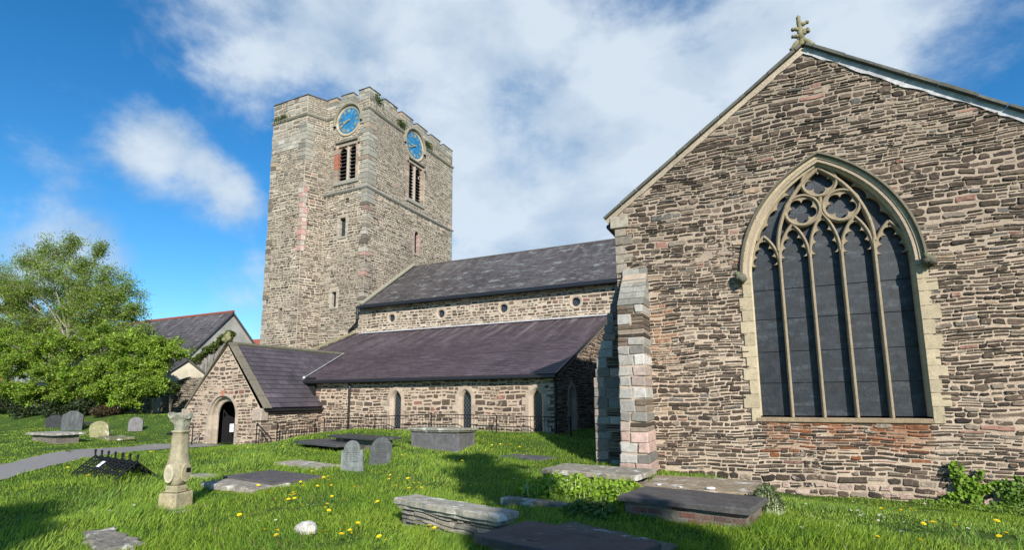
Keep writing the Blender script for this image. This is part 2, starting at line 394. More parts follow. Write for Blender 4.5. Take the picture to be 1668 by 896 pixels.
def tube(mb, pts, rad, n=8, mi=0, col=(1, 1, 1), cap=True):
    pts = [Vector(p) for p in pts]; rad = rad if isinstance(rad, (list, tuple)) else [rad]*len(pts)
    V = []; prev = None
    for i, p in enumerate(pts):
        d = (pts[min(i+1, len(pts)-1)]-pts[max(i-1, 0)]).normalized()
        a = d.orthogonal().normalized() if prev is None else (prev-d*prev.dot(d)).normalized(); prev = a; b = d.cross(a)
        for k in range(n):
            t = 2*math.pi*k/n; V.append(p+(a*math.cos(t)+b*math.sin(t))*rad[i])
    Fc = [[i*n+k, i*n+(k+1) % n, (i+1)*n+(k+1) % n, (i+1)*n+k] for i in range(len(pts)-1) for k in range(n)]
    if cap: Fc += [list(range(n))[::-1], list(range((len(pts)-1)*n, len(pts)*n))]
    mb.add(V, Fc, mi, col)

def prism(mb, fr, poly, w0, w1, mi=0, col=(1, 1, 1)):
    n = len(poly); V = [fr.p(u, v, w1) for u, v in poly]+[fr.p(u, v, w0) for u, v in poly]
    Fc = [list(range(n)), list(range(n, 2*n))[::-1]]+[[i, n+i, n+(i+1) % n, (i+1) % n] for i in range(n)]
    mb.add(V, Fc, mi, col)

# ------------------------------------------------------------------ rubble masonry, stone by stone
def crossings(polys, v):
    xs = []
    for P in polys:
        n = len(P)
        for i in range(n):
            (x0, y0), (x1, y1) = P[i], P[(i+1) % n]
            if (y0 <= v) != (y1 <= v): xs.append(x0+(v-y0)*(x1-x0)/(y1-y0))
    xs.sort(); return [(xs[i], xs[i+1]) for i in range(0, len(xs)-1, 2)]
def inter(A, B): return [(max(a, c), min(b, d)) for a, b in A for c, d in B if min(b, d)-max(a, c) > .03]

def pick(pal, r):
    t = r.random()*sum(w for w, _ in pal)
    for w, c in pal:
        t -= w
        if t <= 0: break
    k = r.uniform(.78, 1.28); return (c[0]*k, c[1]*k, c[2]*k)
PAL_GABLE = [(10, (.066, .049, .037)), (8, (.092, .069, .052)), (5, (.048, .038, .031)), (3, (.14, .106, .08)), (2, (.22, .18, .14)), (.7, (.26, .145, .115)), (.5, (.30, .22, .15)), (1.5, (.20, .165, .13)), (1.2, (.115, .108, .098))]
PAL_TOWER = [(10, (.098, .080, .061)), (7, (.135, .112, .087)), (5, (.07, .06, .049)), (3, (.20, .18, .145)), (.4, (.28, .17, .14)), (1.5, (.26, .235, .19))]
PAL_NAVE = [(10, (.088, .065, .049)), (8, (.12, .088, .065)), (4, (.066, .053, .044)), (2, (.18, .14, .11)), (1.0, (.20, .10, .08)), (.8, (.33, .27, .21))]
PAL_ASH = [(6, (.33, .315, .29)), (4, (.25, .235, .21)), (1.6, (.35, .28, .245)), (2, (.16, .15, .135)), (3, (.42, .40, .37))]
PAL_TASH = [(6, (.27, .26, .22)), (4, (.22, .21, .18)), (2, (.33, .31, .27)), (1, (.30, .24, .18))]

def one_stone(mb, fr, u0, u1, v0, v1, hgt, r, col, mi, det, wav):
    w, h = u1-u0, v1-v0; q = min(w, h)
    cr = min(q*r.uniform(.10, .30), .03); j = min(.018, q*.16)
    P = []
    for (a, b, sa, sb) in ((u0, v0, 1, 1), (u1, v0, -1, 1), (u1, v1, -1, -1), (u0, v1, 1, -1)):
        c1 = cr*r.uniform(.5, 1.5)
        e1 = (a, b+sb*c1); e2 = (a+sa*c1, b)
        P += [e1, e2] if sa*sb > 0 else [e2, e1]
    if det > 1 and w > .12:   # extra points on the long edges
        Q = []
        for i, p in enumerate(P):
            Q.append(p); n = P[(i+1) % len(P)]
            if abs(n[0]-p[0]) > .1:
                for s in ((.33, .67) if w > .3 else (.5,)): Q.append((p[0]+(n[0]-p[0])*s, p[1]+(n[1]-p[1])*s))
        P = Q
    P = [(a+r.uniform(-j, j), b+r.uniform(-j, j)) for a, b in P]
    cx, cy = (u0+u1)/2, (v0+v1)/2; n = len(P)
    tx, ty = r.uniform(-.12, .12), r.uniform(-.25, .15)
    def ring(ins, z):
        out = []
        for a, b in P:
            dx, dy = a-cx, b-cy
            sx = max(0, 1-ins/max(w/2, .01)); sy = max(0, 1-ins/max(h/2, .01))
            x, y = cx+dx*sx, cy+dy*sy
            zz = z+(tx*dx*.12+ty*dy)*(.5 if z > 0 else 0)+(r.uniform(-.0025, .0025) if z > 0 else 0)
            out.append(fr.p(x, y+wav(x, y), zz))
        return out
    if det > 1:
        V = ring(0, -.012)+ring(q*.05, hgt*.62)+ring(q*.17, hgt); Fc = []
        for k in (0, 1): Fc += [[k*n+i, k*n+(i+1) % n, (k+1)*n+(i+1) % n, (k+1)*n+i] for i in range(n)]
        Fc.append(list(range(2*n, 3*n)))
    else:
        V = ring(0, -.012)+ring(q*.1, hgt); Fc = [[i, (i+1) % n, n+(i+1) % n, n+i] for i in range(n)]+[list(range(n, 2*n))]
    mb.add(V, Fc, mi, col)

def rubble(mb, fr, polys, seed, hr=(.05, .14), wr=(.12, .5), gap=.02, proud=(.006, .028), pal=PAL_GABLE, det=1, mi=1, tint=None, split=.3):
    r = random.Random(seed)
    ph = [r.uniform(0, 6) for _ in range(4)]
    wav = lambda u, v: .026*math.sin(1.1*u+ph[0]+v*.9)+.014*math.sin(3.7*u+ph[1]+v*2.3)+.006*math.sin(9.1*u+ph[2]+v*5)
    vs = [p[1] for p in polys[0]]; v = min(vs)+.005; top = max(vs)
    left, mode = 0, 1
    while v < top-.03:
        if left <= 0: left = r.randint(2, 5); mode = r.choice((.62, .8, 1, 1, 1.15, 1.45))
        left -= 1; h = r.uniform(*hr)*mode*(1.25 if r.random() < .1 else 1)
        if v+h > top: h = max(top-v, .03)
        iv = inter(crossings(polys, v+.2*h), crossings(polys, v+.8*h))
        for a, b in iv:
            u = a
            while u < b-.02:
                w = r.uniform(*wr)*(.55 if r.random() < .25 else 1)*(1.5 if r.random() < .08 else 1)
                w = max(w, 1.5*h*r.uniform(.75, 1.3))
                if b-(u+w) < wr[0]*.9: w = b-u
                cells = [(v, v+h)]
                if h > hr[0]*1.9 and r.random() < split:
                    k = r.uniform(.35, .65); cells = [(v, v+h*k), (v+h*k, v+h)]
                for (c0, c1) in cells:
                    g = gap*r.choice((.3, .5, .8, 1.1, 1.5))*r.uniform(.8, 1.2)/2
                    subs = [(u, u+w)]
                    if len(cells) > 1 and w > .34 and r.random() < .5: kk = r.uniform(.35, .65); subs = [(u, u+w*kk), (u+w*kk, u+w)]
                    for s0, s1 in subs:
                        if s1-s0 < 2.6*g or c1-c0 < 2.6*g: continue
                        hh = c1-c0; e0, e1 = c0+hh*max(0, r.uniform(-.10, .14)), c1-hh*max(0, r.uniform(-.10, .17))
                        col = pick(pal, r)
                        if tint: col = tint((s0+s1)/2, (c0+c1)/2, col, r)
                        one_stone(mb, fr, s0+g, s1-g, e0+g*.85, e1-g*.85, r.uniform(*proud), r, col, mi, det, wav)
                u += w
        v += h

def face_poly(mb, fr, polys, mi=0, w=0, flip=False):
    """flat wall face with holes"""
    pl = [[Vector((u, v, 0)) for u, v in P] for P in polys]
    tri = geometry.tessellate_polygon(pl); flat = [q for P in polys for q in P]
    V = [fr.p(u, v, w) for u, v in flat]; Fc = []
    for t in tri:
        a, b, c = (Vector((*flat[i], 0)) for i in t)
        Fc.append(list(t) if ((b-a).cross(c-a).z > 0) != flip else list(t)[::-1])
    mb.add(V, Fc, mi)

def arch(xc, a, z0, zs, h, d=0, n=12, rnd=False):
    """opening outline: foot z0, spring zs, pointed arch of half width a and rise h, offset outwards by d"""
    Rr = max((h*h+a*a)/(2*a), a); cx = Rr-a; Ro = Rr+d
    top = math.sqrt(max(Ro*Ro-cx*cx, 0)); th = math.atan2(top, cx) if cx > 1e-6 else math.pi/2
    Rt = [(xc-cx+Ro*math.cos(th*i/n), zs+Ro*math.sin(th*i/n)) for i in range(n+1)]
    Lt = [(2*xc-x, z) for x, z in Rt[:-1]][::-1]
    K = 6; up = [(xc+a+d, z0+(zs-z0)*k/K) for k in range(K)]; dn_ = [(xc-a-d, zs+(z0-zs)*(k+1)/K) for k in range(K)]
    return up+Rt+Lt+dn_
def band(mb, fr, prof, fn, mi=0, col=(1, 1, 1), closed=False, colfn=None):
    """sweep a profile [(offset, w)] along the outlines fn(offset)"""
    Ls = [fn(d) for d, w in prof]; n = len(Ls[0])
    for j in range(len(prof)-1):
        for i in range(n if closed else n-1):
            k = (i+1) % n
            V = [fr.p(*Ls[j][i], prof[j][1]), fr.p(*Ls[j][k], prof[j][1]), fr.p(*Ls[j+1][k], prof[j+1][1]), fr.p(*Ls[j+1][i], prof[j+1][1])]
            mb.add(V, [[0, 1, 2, 3]], mi, colfn(i) if colfn else col)
def bar2(mb, fr, pts, hw, w0, w1, ch=.02, mi=0, col=(1, 1, 1), closed=False):
    """a moulded stone bar along a 2-D polyline; section: chamfered front"""
    n = len(pts); sec = [(-hw, w0), (-hw, w1-ch*1.6), (-hw*.28, w1), (hw*.28, w1), (hw, w1-ch*1.6), (hw, w0)]
    V = []
    for i, (x, y) in enumerate(pts):
        a = pts[(i-1) % n] if closed or i > 0 else pts[i]; b = pts[(i+1) % n] if closed or i < n-1 else pts[i]
        dx, dy = b[0]-a[0], b[1]-a[1]; l = math.hypot(dx, dy) or 1; nx, ny = -dy/l, dx/l
        V += [fr.p(x+nx*s, y+ny*s, w) for s, w in sec]
    m = len(sec); Fc = [[i*m+k, i*m+k+1, ((i+1) % n)*m+k+1, ((i+1) % n)*m+k] for i in range(n if closed else n-1) for k in range(m-1)]
    mb.add(V, Fc, mi, col)

# ------------------------------------------------------------------ terrain
def ss(x, a, b):
    t = np.clip((x-a)/(b-a), 0, 1); return t*t*(3-2*t)
def terr(x, y):
    x = np.asarray(x, float); y = np.asarray(y, float)
    z = -1.65+0*x
    z = z-.42*ss(y, 8, 13)*ss(x, -3.6, 1.2)
    z = z+.34*ss(y, 13.5, 17)*ss(x, -18.3, -16.2)*(1-ss(x, -7.5, -3.5))
    z = z-.2*ss(-x, 16.5, 20)*(1-ss(-x, 24, 30))*ss(y, 9, 14)
    z = z+.75*ss(y, 17, 20.5)*ss(-x, 25.5, 29)
    z = z+.03*np.sin(1.1*x+.5*y)*np.sin(.8*y-.3*x)+.02*np.sin(2.3*x+1.7*y+1)
    z = z-.10*ss(-x, 60, 200)
    return z
def tz(x, y): return float(terr(x, y))
def ground_at(px, py):
    d = ray(px, py); t = 1.
    while t < 300:
        p = d*t
        if p.z < tz(p.x, p.y): break
        t *= 1.02
    lo, hi = t/1.02, t
    for _ in range(25):
        m = (lo+hi)/2; p = d*m
        if p.z < tz(p.x, p.y): hi = m
        else: lo = m
    return d*hi
def at(px, py, X=None, Y=None, Z=None):
    d = ray(px, py)
    if X is not None: return d*(X/d.x)
    if Y is not None: return d*(Y/d.y)
    return d*(Z/d.z)

def spread_axis(lo, hi, step, far):
    c = list(np.arange(lo, hi+.001, step)); s = step
    a = []; x = hi
    while x < far: s *= 1.3; x += s; a.append(x)
    s = step; x = lo; b = []
    while x > -far: s *= 1.3; x -= s; b.append(x)
    return np.array(b[::-1]+c+a)
gx = spread_axis(-32, 9, .4, 900); gy = spread_axis(-2, 24, .4, 900)
XX, YY = np.meshgrid(gx, gy); ZZ = terr(XX, YY)
gv = np.stack([XX.ravel(), YY.ravel(), ZZ.ravel()], 1); nx_, ny_ = len(gx), len(gy)
gf = [[j*nx_+i, j*nx_+i+1, (j+1)*nx_+i+1, (j+1)*nx_+i] for j in range(ny_-1) for i in range(nx_-1)]
gm = bpy.data.meshes.new('ground'); gm.from_pydata(gv.tolist(), [], gf); gm.materials.append(M['turf']); gm.polygons.foreach_set('use_smooth', [True]*len(gf))
go = bpy.data.objects.new('ground', gm); COL.objects.link(go); tag(go, kind='structure')

# path: near and far edges
PN = [(-8.5, -3.5), (-11.0, 1.2), (-14.3, 5.5), (-15.5, 6.57), (-16.6, 7.7), (-17.6, 8.75), (-19.1, 10.9), (-20.2, 12.6), (-20.2, 14.9)]
PF = [(-12.0, -5.0), (-15.0, 2.5), (-18.1, 7.0), (-19.5, 8.25), (-20.6, 9.5), (-21.4, 10.6), (-22.6, 12.6), (-23.5, 14.0), (-23.1, 14.9)]
pmb = MB(); NU = 6
def lerp(a, b, t): return (a[0]+(b[0]-a[0])*t, a[1]+(b[1]-a[1])*t)
pn2, pf2 = [], []
for i in range(len(PN)-1):
    for k in range(6): pn2.append(lerp(PN[i], PN[i+1], k/6)); pf2.append(lerp(PF[i], PF[i+1], k/6))
pn2.append(PN[-1]); pf2.append(PF[-1])
rp = random.Random(1); pn2 = [(x+rp.uniform(-.05, .05), y+rp.uniform(-.05, .05)) for x, y in pn2]; pf2 = [(x+rp.uniform(-.07, .07), y+rp.uniform(-.07, .07)) for x, y in pf2]
pv = []
for a, b in zip(pn2, pf2):
    for k in range(NU+1):
        q = lerp(a, b, k/NU); pv.append((q[0], q[1], tz(*q)+.018))
pmb.add(pv, [[i*(NU+1)+k, i*(NU+1)+k+1, (i+1)*(NU+1)+k+1, (i+1)*(NU+1)+k] for i in range(len(pn2)-1) for k in range(NU)])
tag(pmb.build('path', M['asphalt'], smooth=True), kind='structure')
PATH_POLY = [lerp(a, b, .03) for a, b in zip(pn2, pf2)]+[lerp(a, b, .97) for a, b in zip(pn2, pf2)][::-1]

# ================================================================== THE CHURCH
church = empty('church', (0, 0, 0), 'medieval rubble stone church with battlemented clock tower, slate roofs and great traceried gable window', 'church')
XE, Y0, Y1, YA, YT = -23.37, 26.51, 37.3, 18.36, 13.0
XTW = -31.15
def part(mb, name, mats, smooth=False, parent=None): return mb.build(name, mats, parent or church, smooth)

# ---------------- transept gable
GT = Fr((0, YT, 0), (1, 0, 0), (0, 0, 1), (0, -1, 0))
XL, XR, XA, ZK, ZA = -3.2, 5.84, 1.32, 4.62, 7.88
WXC, WA, WZ0, WZS, WH = 1.395, 1.495, -.44, 2.68, 2.42
gable = [(XL, -2.6), (XR, -2.6), (XR, ZK), (XA, ZA), (XL, ZK)]
win = lambda d: arch(WXC, WA, WZ0-(.12 if d > .03 else 0), WZS, WH, d, 20)
mb = MB()
face_poly(mb, GT, [gable, win(.05)])
def rust_tint(u, v, c, r):
    if 0 < u < 2.75 and -1.3 < v < -.55 and r.random() < .55*(1+(v+.55)/.9)+.1:
        k = r.uniform(.35, .9); return tuple(c[i]*(1-k)+(.24, .085, .035)[i]*k for i in range(3))
    if v < -1.75 and r.random() < .5: return sc_((.36, .27, .225), r.uniform(.9, 1.15))
    if abs(u+2.2) < .25 and .8 < v < 2.2 and r.random() < .5: return (.27, .15, .09)
    k = 1+.14*math.sin(.9*u+1.3)*math.sin(.8*v); return tuple(a*k for a in c)
rubble(mb, GT, [gable, win(.17)], 3, (.05, .125), (.09, .42), .028, (.003, .036), PAL_GABLE, 2, 1, rust_tint, .34)
# west, east and back walls of the transept
for fr, w_ in ((Fr((XL, Y0, 0), (0, -1, 0)), Y0-YT), (Fr((XR, YT, 0), (0, 1, 0)), Y0-YT)):
    P = [(0, -2.6), (w_, -2.6), (w_, ZK), (0, ZK)]; face_poly(mb, fr, [P])
    rubble(mb, fr, [P], 5, (.07, .16), (.2, .6), .03, pal=PAL_GABLE)
part(mb, 'transept_wall', [M['mortar'], M['rubble']])

# great window
SAND = (.41, .345, .235)
tw = empty('great_window', (0, 0, 0)); tw.parent = church
mb = MB(); r_ = random.Random(2)
vcol = [sc_(SAND, r_.uniform(.86, 1.08)) for _ in range(80)]
band(mb, GT, [(.19, -.02), (.19, .02), (.12, .022), (.10, -.02), (.03, -.08), (.0, -.10), (0, -.36)], lambda d: arch(WXC, WA, WZ0, WZS, WH, d, 20), colfn=lambda i: vcol[i//3])
# jamb blocks, alternately long and short
for s in (-1, 1):
    z = WZ0-.13; k = 0
    while z < WZS:
        h = r_.uniform(.24, .33); z2 = min(z+h, WZS+.02)
        wd = (.33 if k % 2 else .235)+r_.uniform(-.03, .03)
        a, b = (WXC-WA-wd, WXC-WA-.03) if s < 0 else (WXC+WA+.03, WXC+WA+wd)
        chbox(mb, GT, a, b, z+.004, z2-.004, -.03, .030, .004, 0, sc_(SAND, r_.uniform(.9, 1.1)), .002)
        z = z2; k += 1
chbox(mb, GT, WXC-WA-.12, WXC+WA+.02, WZ0-.13, WZ0-.035, -.36, .05, .012, 0, (.26, .20, .13), .002)
part(mb, 'surround', M['sand'], parent=tw)
mb = MB()
band(mb, GT, [(.185, -.02), (.185, .055), (.20, .095), (.245, .085), (.25, -.02)], lambda d: arch(WXC, WA, WZS-.02, WZS, WH, d, 24)[6:-6], col=(.135, .122, .09))
part(mb, 'hood_mould', M['sand'], parent=tw, smooth=False)
def lump(mb, c, r0, n, seed, col, sc=(1, 1, 1), mi=0):
    rr = random.Random(seed); V = []; nl, nm = 7, 9
    for i in range(nl+1):
        for j in range(nm):
            th = math.pi*i/nl; ph = 2*math.pi*j/nm; q = r0*(1+rr.uniform(-n, n))
            V.append(Vector(c)+Vector((q*math.sin(th)*math.cos(ph)*sc[0], q*math.sin(th)*math.sin(ph)*sc[1], q*math.cos(th)*sc[2])))
    mb.add(V, [[i*nm+j, i*nm+(j+1) % nm, (i+1)*nm+(j+1) % nm, (i+1)*nm+j] for i in range(nl) for j in range(nm)], mi, col)
for s in (-1, 1):
    mb = MB(); x = WXC+s*(WA+.24)
    lump(mb, (x, YT-.11, WZS-.03), .125, .18, 5+s, (.12, .115, .085))
    lump(mb, (x+.02, YT-.2, WZS-.07), .07, .25, 15+s, (.10, .10, .075)); lump(mb, (x-.05, YT-.16, WZS+.06), .06, .3, 25+s, (.13, .14, .08))
    part(mb, 'label_stop', M['sand'], parent=tw, smooth=True)
# tracery
TR = (.27, .22, .15); WF, WB = -.10, -.27
def parc(xc, a, zs, h, n=12):
    Rr = (h*h+a*a)/(2*a); cx = Rr-a; th = math.atan2(h, cx)
    Rt = [(xc-cx+Rr*math.cos(th*i/n), zs+Rr*math.sin(th*i/n)) for i in range(n+1)]
    return Rt, [(2*xc-x, z) for x, z in Rt]
for i in range(1, 5):
    mb = MB(); x = WXC-WA+i*2*WA/5; zt = 3.3 if i in (1, 4) else 3.12
    bar2(mb, GT, [(x, WZ0-.03), (x, 1.0), (x, zt)], .036, WB, WF, .018, col=TR)
    part(mb, 'mullion', M['sand'], parent=tw)
mb = MB()
lw = WA/5
def cusps(mb, P, t0, t1, k, dep, inward):
    """foiled plate hung inside an arc P, teeth pointing inward"""
    n = 36; V = []; L_ = len(P)-1
    for i in range(n+1):
        t = t0+(t1-t0)*i/n; q = t*L_; j = min(int(q), L_-1); f = q-j
        x = P[j][0]+(P[j+1][0]-P[j][0])*f; z = P[j][1]+(P[j+1][1]-P[j][1])*f
        dx, dz = P[j+1][0]-P[j][0], P[j+1][1]-P[j][1]; l = math.hypot(dx, dz); nx, nz = -dz/l*inward, dx/l*inward
        s = abs(math.sin(math.pi*k*i/n)); d = .03+dep*(1-s**.6)
        for w in (WF-.055, WB+.03):
            V.append(GT.p(x, z, w)); V.append(GT.p(x+nx*d, z+nz*d, w))
    Fc = []
    for i in range(n):
        a, b = i*4, (i+1)*4; Fc += [[a, a+1, b+1, b], [a+2, b+2, b+3, a+3], [a+1, a+3, b+3, b+1]]
    mb.add(V, Fc, 0, TR)
for i, (zs, zt) in enumerate(((2.95, 3.64), (3.08, 3.84), (3.1, 4.0), (3.08, 3.84), (2.95, 3.64))):
    xc = WXC-WA+(i+.5)*2*lw
    ra, la = parc(xc, lw-.012, zs, zt-zs)
    bar2(mb, GT, ra, .031, WB, WF-.015, .014, col=TR); bar2(mb, GT, la, .031, WB, WF-.015, .016, col=TR)
    cusps(mb, ra, 0, .9, 3, .085, 1); cusps(mb, la, 0, .9, 3, .085, -1)
ra, la = parc(WXC, .915, 3.25, 1.80, 18)
bar2(mb, GT, ra, .041, WB, WF+.005, .018, col=TR); bar2(mb, GT, la, .041, WB, WF+.005, .02, col=TR)
for (cx, cz, cr) in ((1.395, 4.74, .335), (1.02, 4.13, .345), (1.77, 4.13, .345)):
    P = [(cx+cr*math.cos(2*math.pi*k/32), cz+cr*math.sin(2*math.pi*k/32)) for k in range(32)]
    bar2(mb, GT, P, .034, WB, WF-.005, .018, col=TR, closed=True)
    n = 60; V = []
    for k in range(n):
        t = 2*math.pi*k/n+math.pi/2; d = cr-.05-.11*(1-abs(math.sin(2.5*(t-math.pi/2)))**.55)
        for w in (WF-.05, WB+.03):
            V.append(GT.p(cx+(cr-.02)*math.cos(t), cz+(cr-.02)*math.sin(t), w)); V.append(GT.p(cx+d*math.cos(t), cz+d*math.sin(t), w))
    Fc = []
    for k in range(n):
        a, b = k*4, ((k+1) % n)*4; Fc += [[a, b, b+1, a+1], [a+1, b+1, b+3, a+3]]
    mb.add(V, Fc, 0, TR)
# small fillings between light heads and main arch
mra, mla = parc(WXC, WA, WZS, WH, 30)
cusps(mb, mra, .30, .72, 3, .09, 1); cusps(mb, mla, .30, .72, 3, .09, -1)
bar2(mb, GT, [(1.395, 4.0), (1.395, 4.2), (1.395, 4.42)], .035, WB, WF-.02, .012, col=TR)
part(mb, 'tracery', M['sand'], parent=tw)
mb = MB(); face_poly(mb, GT, [win(.02)], w=-.285)
part(mb, 'leaded_glass', M['glass'], parent=tw)
mb = MB()
for z in (.28, .98, 1.72, 2.4): chbox(mb, GT, WXC-WA, WXC+WA, z-.004, z+.004, -.284, -.27, .002, 0)
part(mb, 'saddle_bar', M['iron'], parent=tw)

# copings, kneelers, flashing
def rake(x0, z0, x1, z1):
    d = Vector((x1-x0, 0, z1-z0)); l = d.length; d.normalize()
    return Fr((x0, YT, z0), d, Vector((-d.z, 0, d.x)) if d.x > 0 else Vector((d.z, 0, -d.x)), (0, -1, 0)), l
for (x0, z0, x1, z1, nm) in ((XL-.22, ZK-.12, XA, ZA+.02, 'L'), (XR+.22, ZK-.12, XA, ZA+.02, 'R')):
    fr, l = rake(x0, z0, x1, z1)
    mb = MB(); u = 0; rr = random.Random(4)
    while u < l-.02:
        w = min(rr.uniform(.5, .75), l-u)
        chbox(mb, fr, u+.004, u+w-.004, .05, .125+rr.uniform(-.006, .008), -.45, .14+rr.uniform(-.01, .01), .01, 0, sc_((.105, .105, .09), rr.uniform(.8, 1.2)), .004)
        u += w
    part(mb, 'gable_coping', M['ashlar'])
    mb = MB(); n = 46; V = []
    for i in range(n+1):
        u = l*i/n; lo = (-.055 if nm == 'L' else -.085-.025*math.sin(u*2.1)-.012*math.sin(u*7.3))-rr.uniform(0, .03)
        V += [fr.p(u, lo, .034), fr.p(u, .052, .05)]
    mb.add(V, [[2*i, 2*i+2, 2*i+3, 2*i+1] for i in range(n)])
    part(mb, 'mortar_fillet' if nm == 'L' else 'lead_flashing', M['mortar_tower'] if nm == 'L' else M['lead'])
for s, x in ((1, XL), (-1, XR)):
    mb = MB(); a, b = (x-.12, x+.34) if s > 0 else (x-.34, x+.12)
    chbox(mb, GT, a, b, ZK-.34, ZK-.04, -.3, .07, .015, 0, (.33, .30, .24), .006)
    part(mb, 'kneeler', M['ashlar'])
mb = MB(); tube(mb, [(XL-.2, YT+.1, ZK-.22), (XL-.2, Y0, ZK-.22)], .07, 8); part(mb, 'transept_gutter', M['gutter'])

# finial
FX, FZ = XA-.02, ZA+.1
mb = MB(); col = (.22, .20, .115)
chbox(mb, Fr((FX, YT-.02, FZ), (1, 0, 0), (0, 0, 1), (0, -1, 0)), -.09, .09, .0, .26, -.13, .13, .03, 0, col, .01)
for s in (-1, 1):
    tube(mb, [(FX, YT-.05, FZ+.22), (FX+s*.15, YT-.09, FZ+.08), (FX+s*.27, YT-.1, FZ-.07), (FX+s*.33, YT-.1, FZ-.03)], [.08, .085, .07, .03], 8, 0, col)
tube(mb, [(FX, YT-.04, FZ+.2), (FX-.01, YT-.04, FZ+.45), (FX, YT-.04, FZ+.62), (FX-.015, YT-.04, FZ+.85), (FX-.02, YT-.04, FZ+.98)], [.12, .085, .075, .07, .04], 9, 0, col)
for s, z, r0 in ((-1, .36, .065), (1, .42, .07), (-1, .60, .06), (1, .72, .06), (1, .5, .05)):
    tube(mb, [(FX, YT-.04, FZ+z-.05), (FX+s*.1, YT-.06, FZ+z-.01), (FX+s*.19, YT-.06, FZ+z+.02)], [r0*1.1, r0*1.05, r0*.8], 7, 0, col)
    lump(mb, (FX+s*.19, YT-.06, FZ+z+.01), r0*1.05, .22, int(z*50), col, (1, 1, .8))
lump(mb, (FX-.02, YT-.04, FZ+.95), .06, .2, 5, col, (1, 1, 1.6)); lump(mb, (FX-.01, YT-.04, FZ+.80), .075, .15, 6, col)
fo = part(mb, 'finial', M['ashlar'], smooth=True); fo.matrix_basis = Matrix.Translation((FX, YT, FZ)) @ Matrix.Scale(.76, 4) @ Matrix.Translation((-FX, -YT, -FZ))

# transept roof (seen only from other places)
def roof(mb, A, B, C, D, rows, lift=.018, mi=0, thick=.05):
    """A-B eave, D-C top; stepped courses"""
    A, B, C, D = map(Vector, (A, B, C, D)); nrm = (B-A).cross(D-A).normalized()
    if nrm.z < 0: nrm = -nrm
    lu = (B-A).length; lv = (D-A).length; base = A
    ud = (B-A).normalized(); 
    for k in range(rows):
        t0, t1 = k/rows, (k+1)/rows
        a, b = A+(D-A)*t0, B+(C-B)*t0; c, d = B+(C-B)*t1, A+(D-A)*t1
        ua, ub = (a-A).dot(ud), (b-A).dot(ud); uc, ud_ = (c-A).dot(ud), (d-A).dot(ud)
        V = [a+nrm*lift, b+nrm*lift, c, d, a, b]
        uv = [(ua, t0*lv+.0005), (ub, t0*lv+.0005), (uc, t1*lv-.0005), (ud_, t1*lv-.0005), (ua, t0*lv+.0005), (ub, t0*lv+.0005)]
        mb.add(V, [[0, 1, 2, 3], [4, 5, 1, 0]], mi, uvs=uv)
    V = [A-nrm*thick, B-nrm*thick, C-nrm*thick, D-nrm*thick, A, B, C, D]
    mb.add(V, [[0, 3, 2, 1], [0, 1, 5, 4], [1, 2, 6, 5], [3, 0, 4, 7]], mi, uvs=[(0, .1)]*8)
mb = MB()
roof(mb, (XL-.12, YT+.3, ZK-.05), (XL-.12, 31, ZK-.05), (XA, 31, ZA), (XA, YT+.3, ZA), 24)
roof(mb, (XR+.12, 31, ZK-.05), (XR+.12, YT+.3, ZK-.05), (XA, YT+.3, ZA), (XA, 31, ZA), 24)
part(mb, 'transept_roof', M['slate_nave'])

# ---------------- buttresses
def course_blocks(mb, fr, wfn, dfn, z0, z1, r, pal, w_in=0):
    """courses of dressed blocks; wfn(z)->(u0,u1), dfn(z)->projection"""
    z = z0
    while z < z1-.05:
        h = min(r.uniform(.17, .3), z1-z)
        u0, u1 = wfn(z); dep = dfn(z+h*.5)
        cuts = [u0]+([u0+(u1-u0)*r.uniform(.35, .65)] if r.random() < .85 else [])+[u1]
        for a, b in zip(cuts[:-1], cuts[1:]):
            dark = r.random() < .16
            if dark:   # a packing of thin rubble between the dressed blocks
                n = r.choice((2, 3))
                for k in range(n):
                    chbox(mb, fr, a+.006, b-.006, z+h*k/n+.005, z+h*(k+1)/n-.005, w_in, dep-.012+r.uniform(-.01, .01), .01, 1, pick(PAL_GABLE, r), .005)
            else:
                chbox(mb, fr, a+.006, b-.006, z+.006, z+h-.006, w_in, dep+r.uniform(-.008, .014), r.uniform(.012, .034), 1, pick(pal if z > -1.0 or r.random() < .5 else [(1, (.40, .285, .245))], r), .017)
        z += h
ra_ = random.Random(21)
FA = Fr((0, YT, 0), (1, 0, 0), (0, 0, 1), (0, -1, 0))
def butt_south(x0, x1, seed, name):
    r = random.Random(seed); mb = MB()
    dep = lambda z: .98-.05*(z+1.7) if z < 2.1 else max(.9-(z-1.95)*.78, .05)
    wd = lambda z: (x0-.03*max(0, -.9-z), x1+.06*max(0, -.9-z))
    # core
    prism(mb, Fr((x0+.02, YT, 0), (0, -1, 0), (0, 0, 1), (-1, 0, 0)), [(0, -2.6), (dep(-2.5)-.03, -2.6), (dep(2)-.03, 2.05), (.02, 3.12), (0, 3.12)], -(x1-x0-.04), 0, 0)
    course_blocks(mb, FA, wd, dep, -2.4, 2.15, r, PAL_ASH)
    # weathering courses
    z = 2.15
    while z < 3.1:
        h = .17; d0, d1 = dep(z), dep(z+h)
        cuts = [x0, x0+(x1-x0)*r.uniform(.3, .7), x1]
        for a, b in zip(cuts[:-1], cuts[1:]):
            c = pick([(1, (.22, .215, .19))], r)
            P = [(0, z+.004), (d0+.012, z+.004), (d1+.004, z+h-.004), (0, z+h-.004)]
            prism(mb, Fr((a+.004, YT, 0), (0, -1, 0), (0, 0, 1), (-1, 0, 0)), P, -(b-a-.008), 0, 1, c)
        z += h
    return part(mb, name, [M['mortar'], M['ashlar']])
butt_south(-3.05, -2.43, 8, 'buttress')
butt_south(5.12, 5.8, 9, 'buttress')
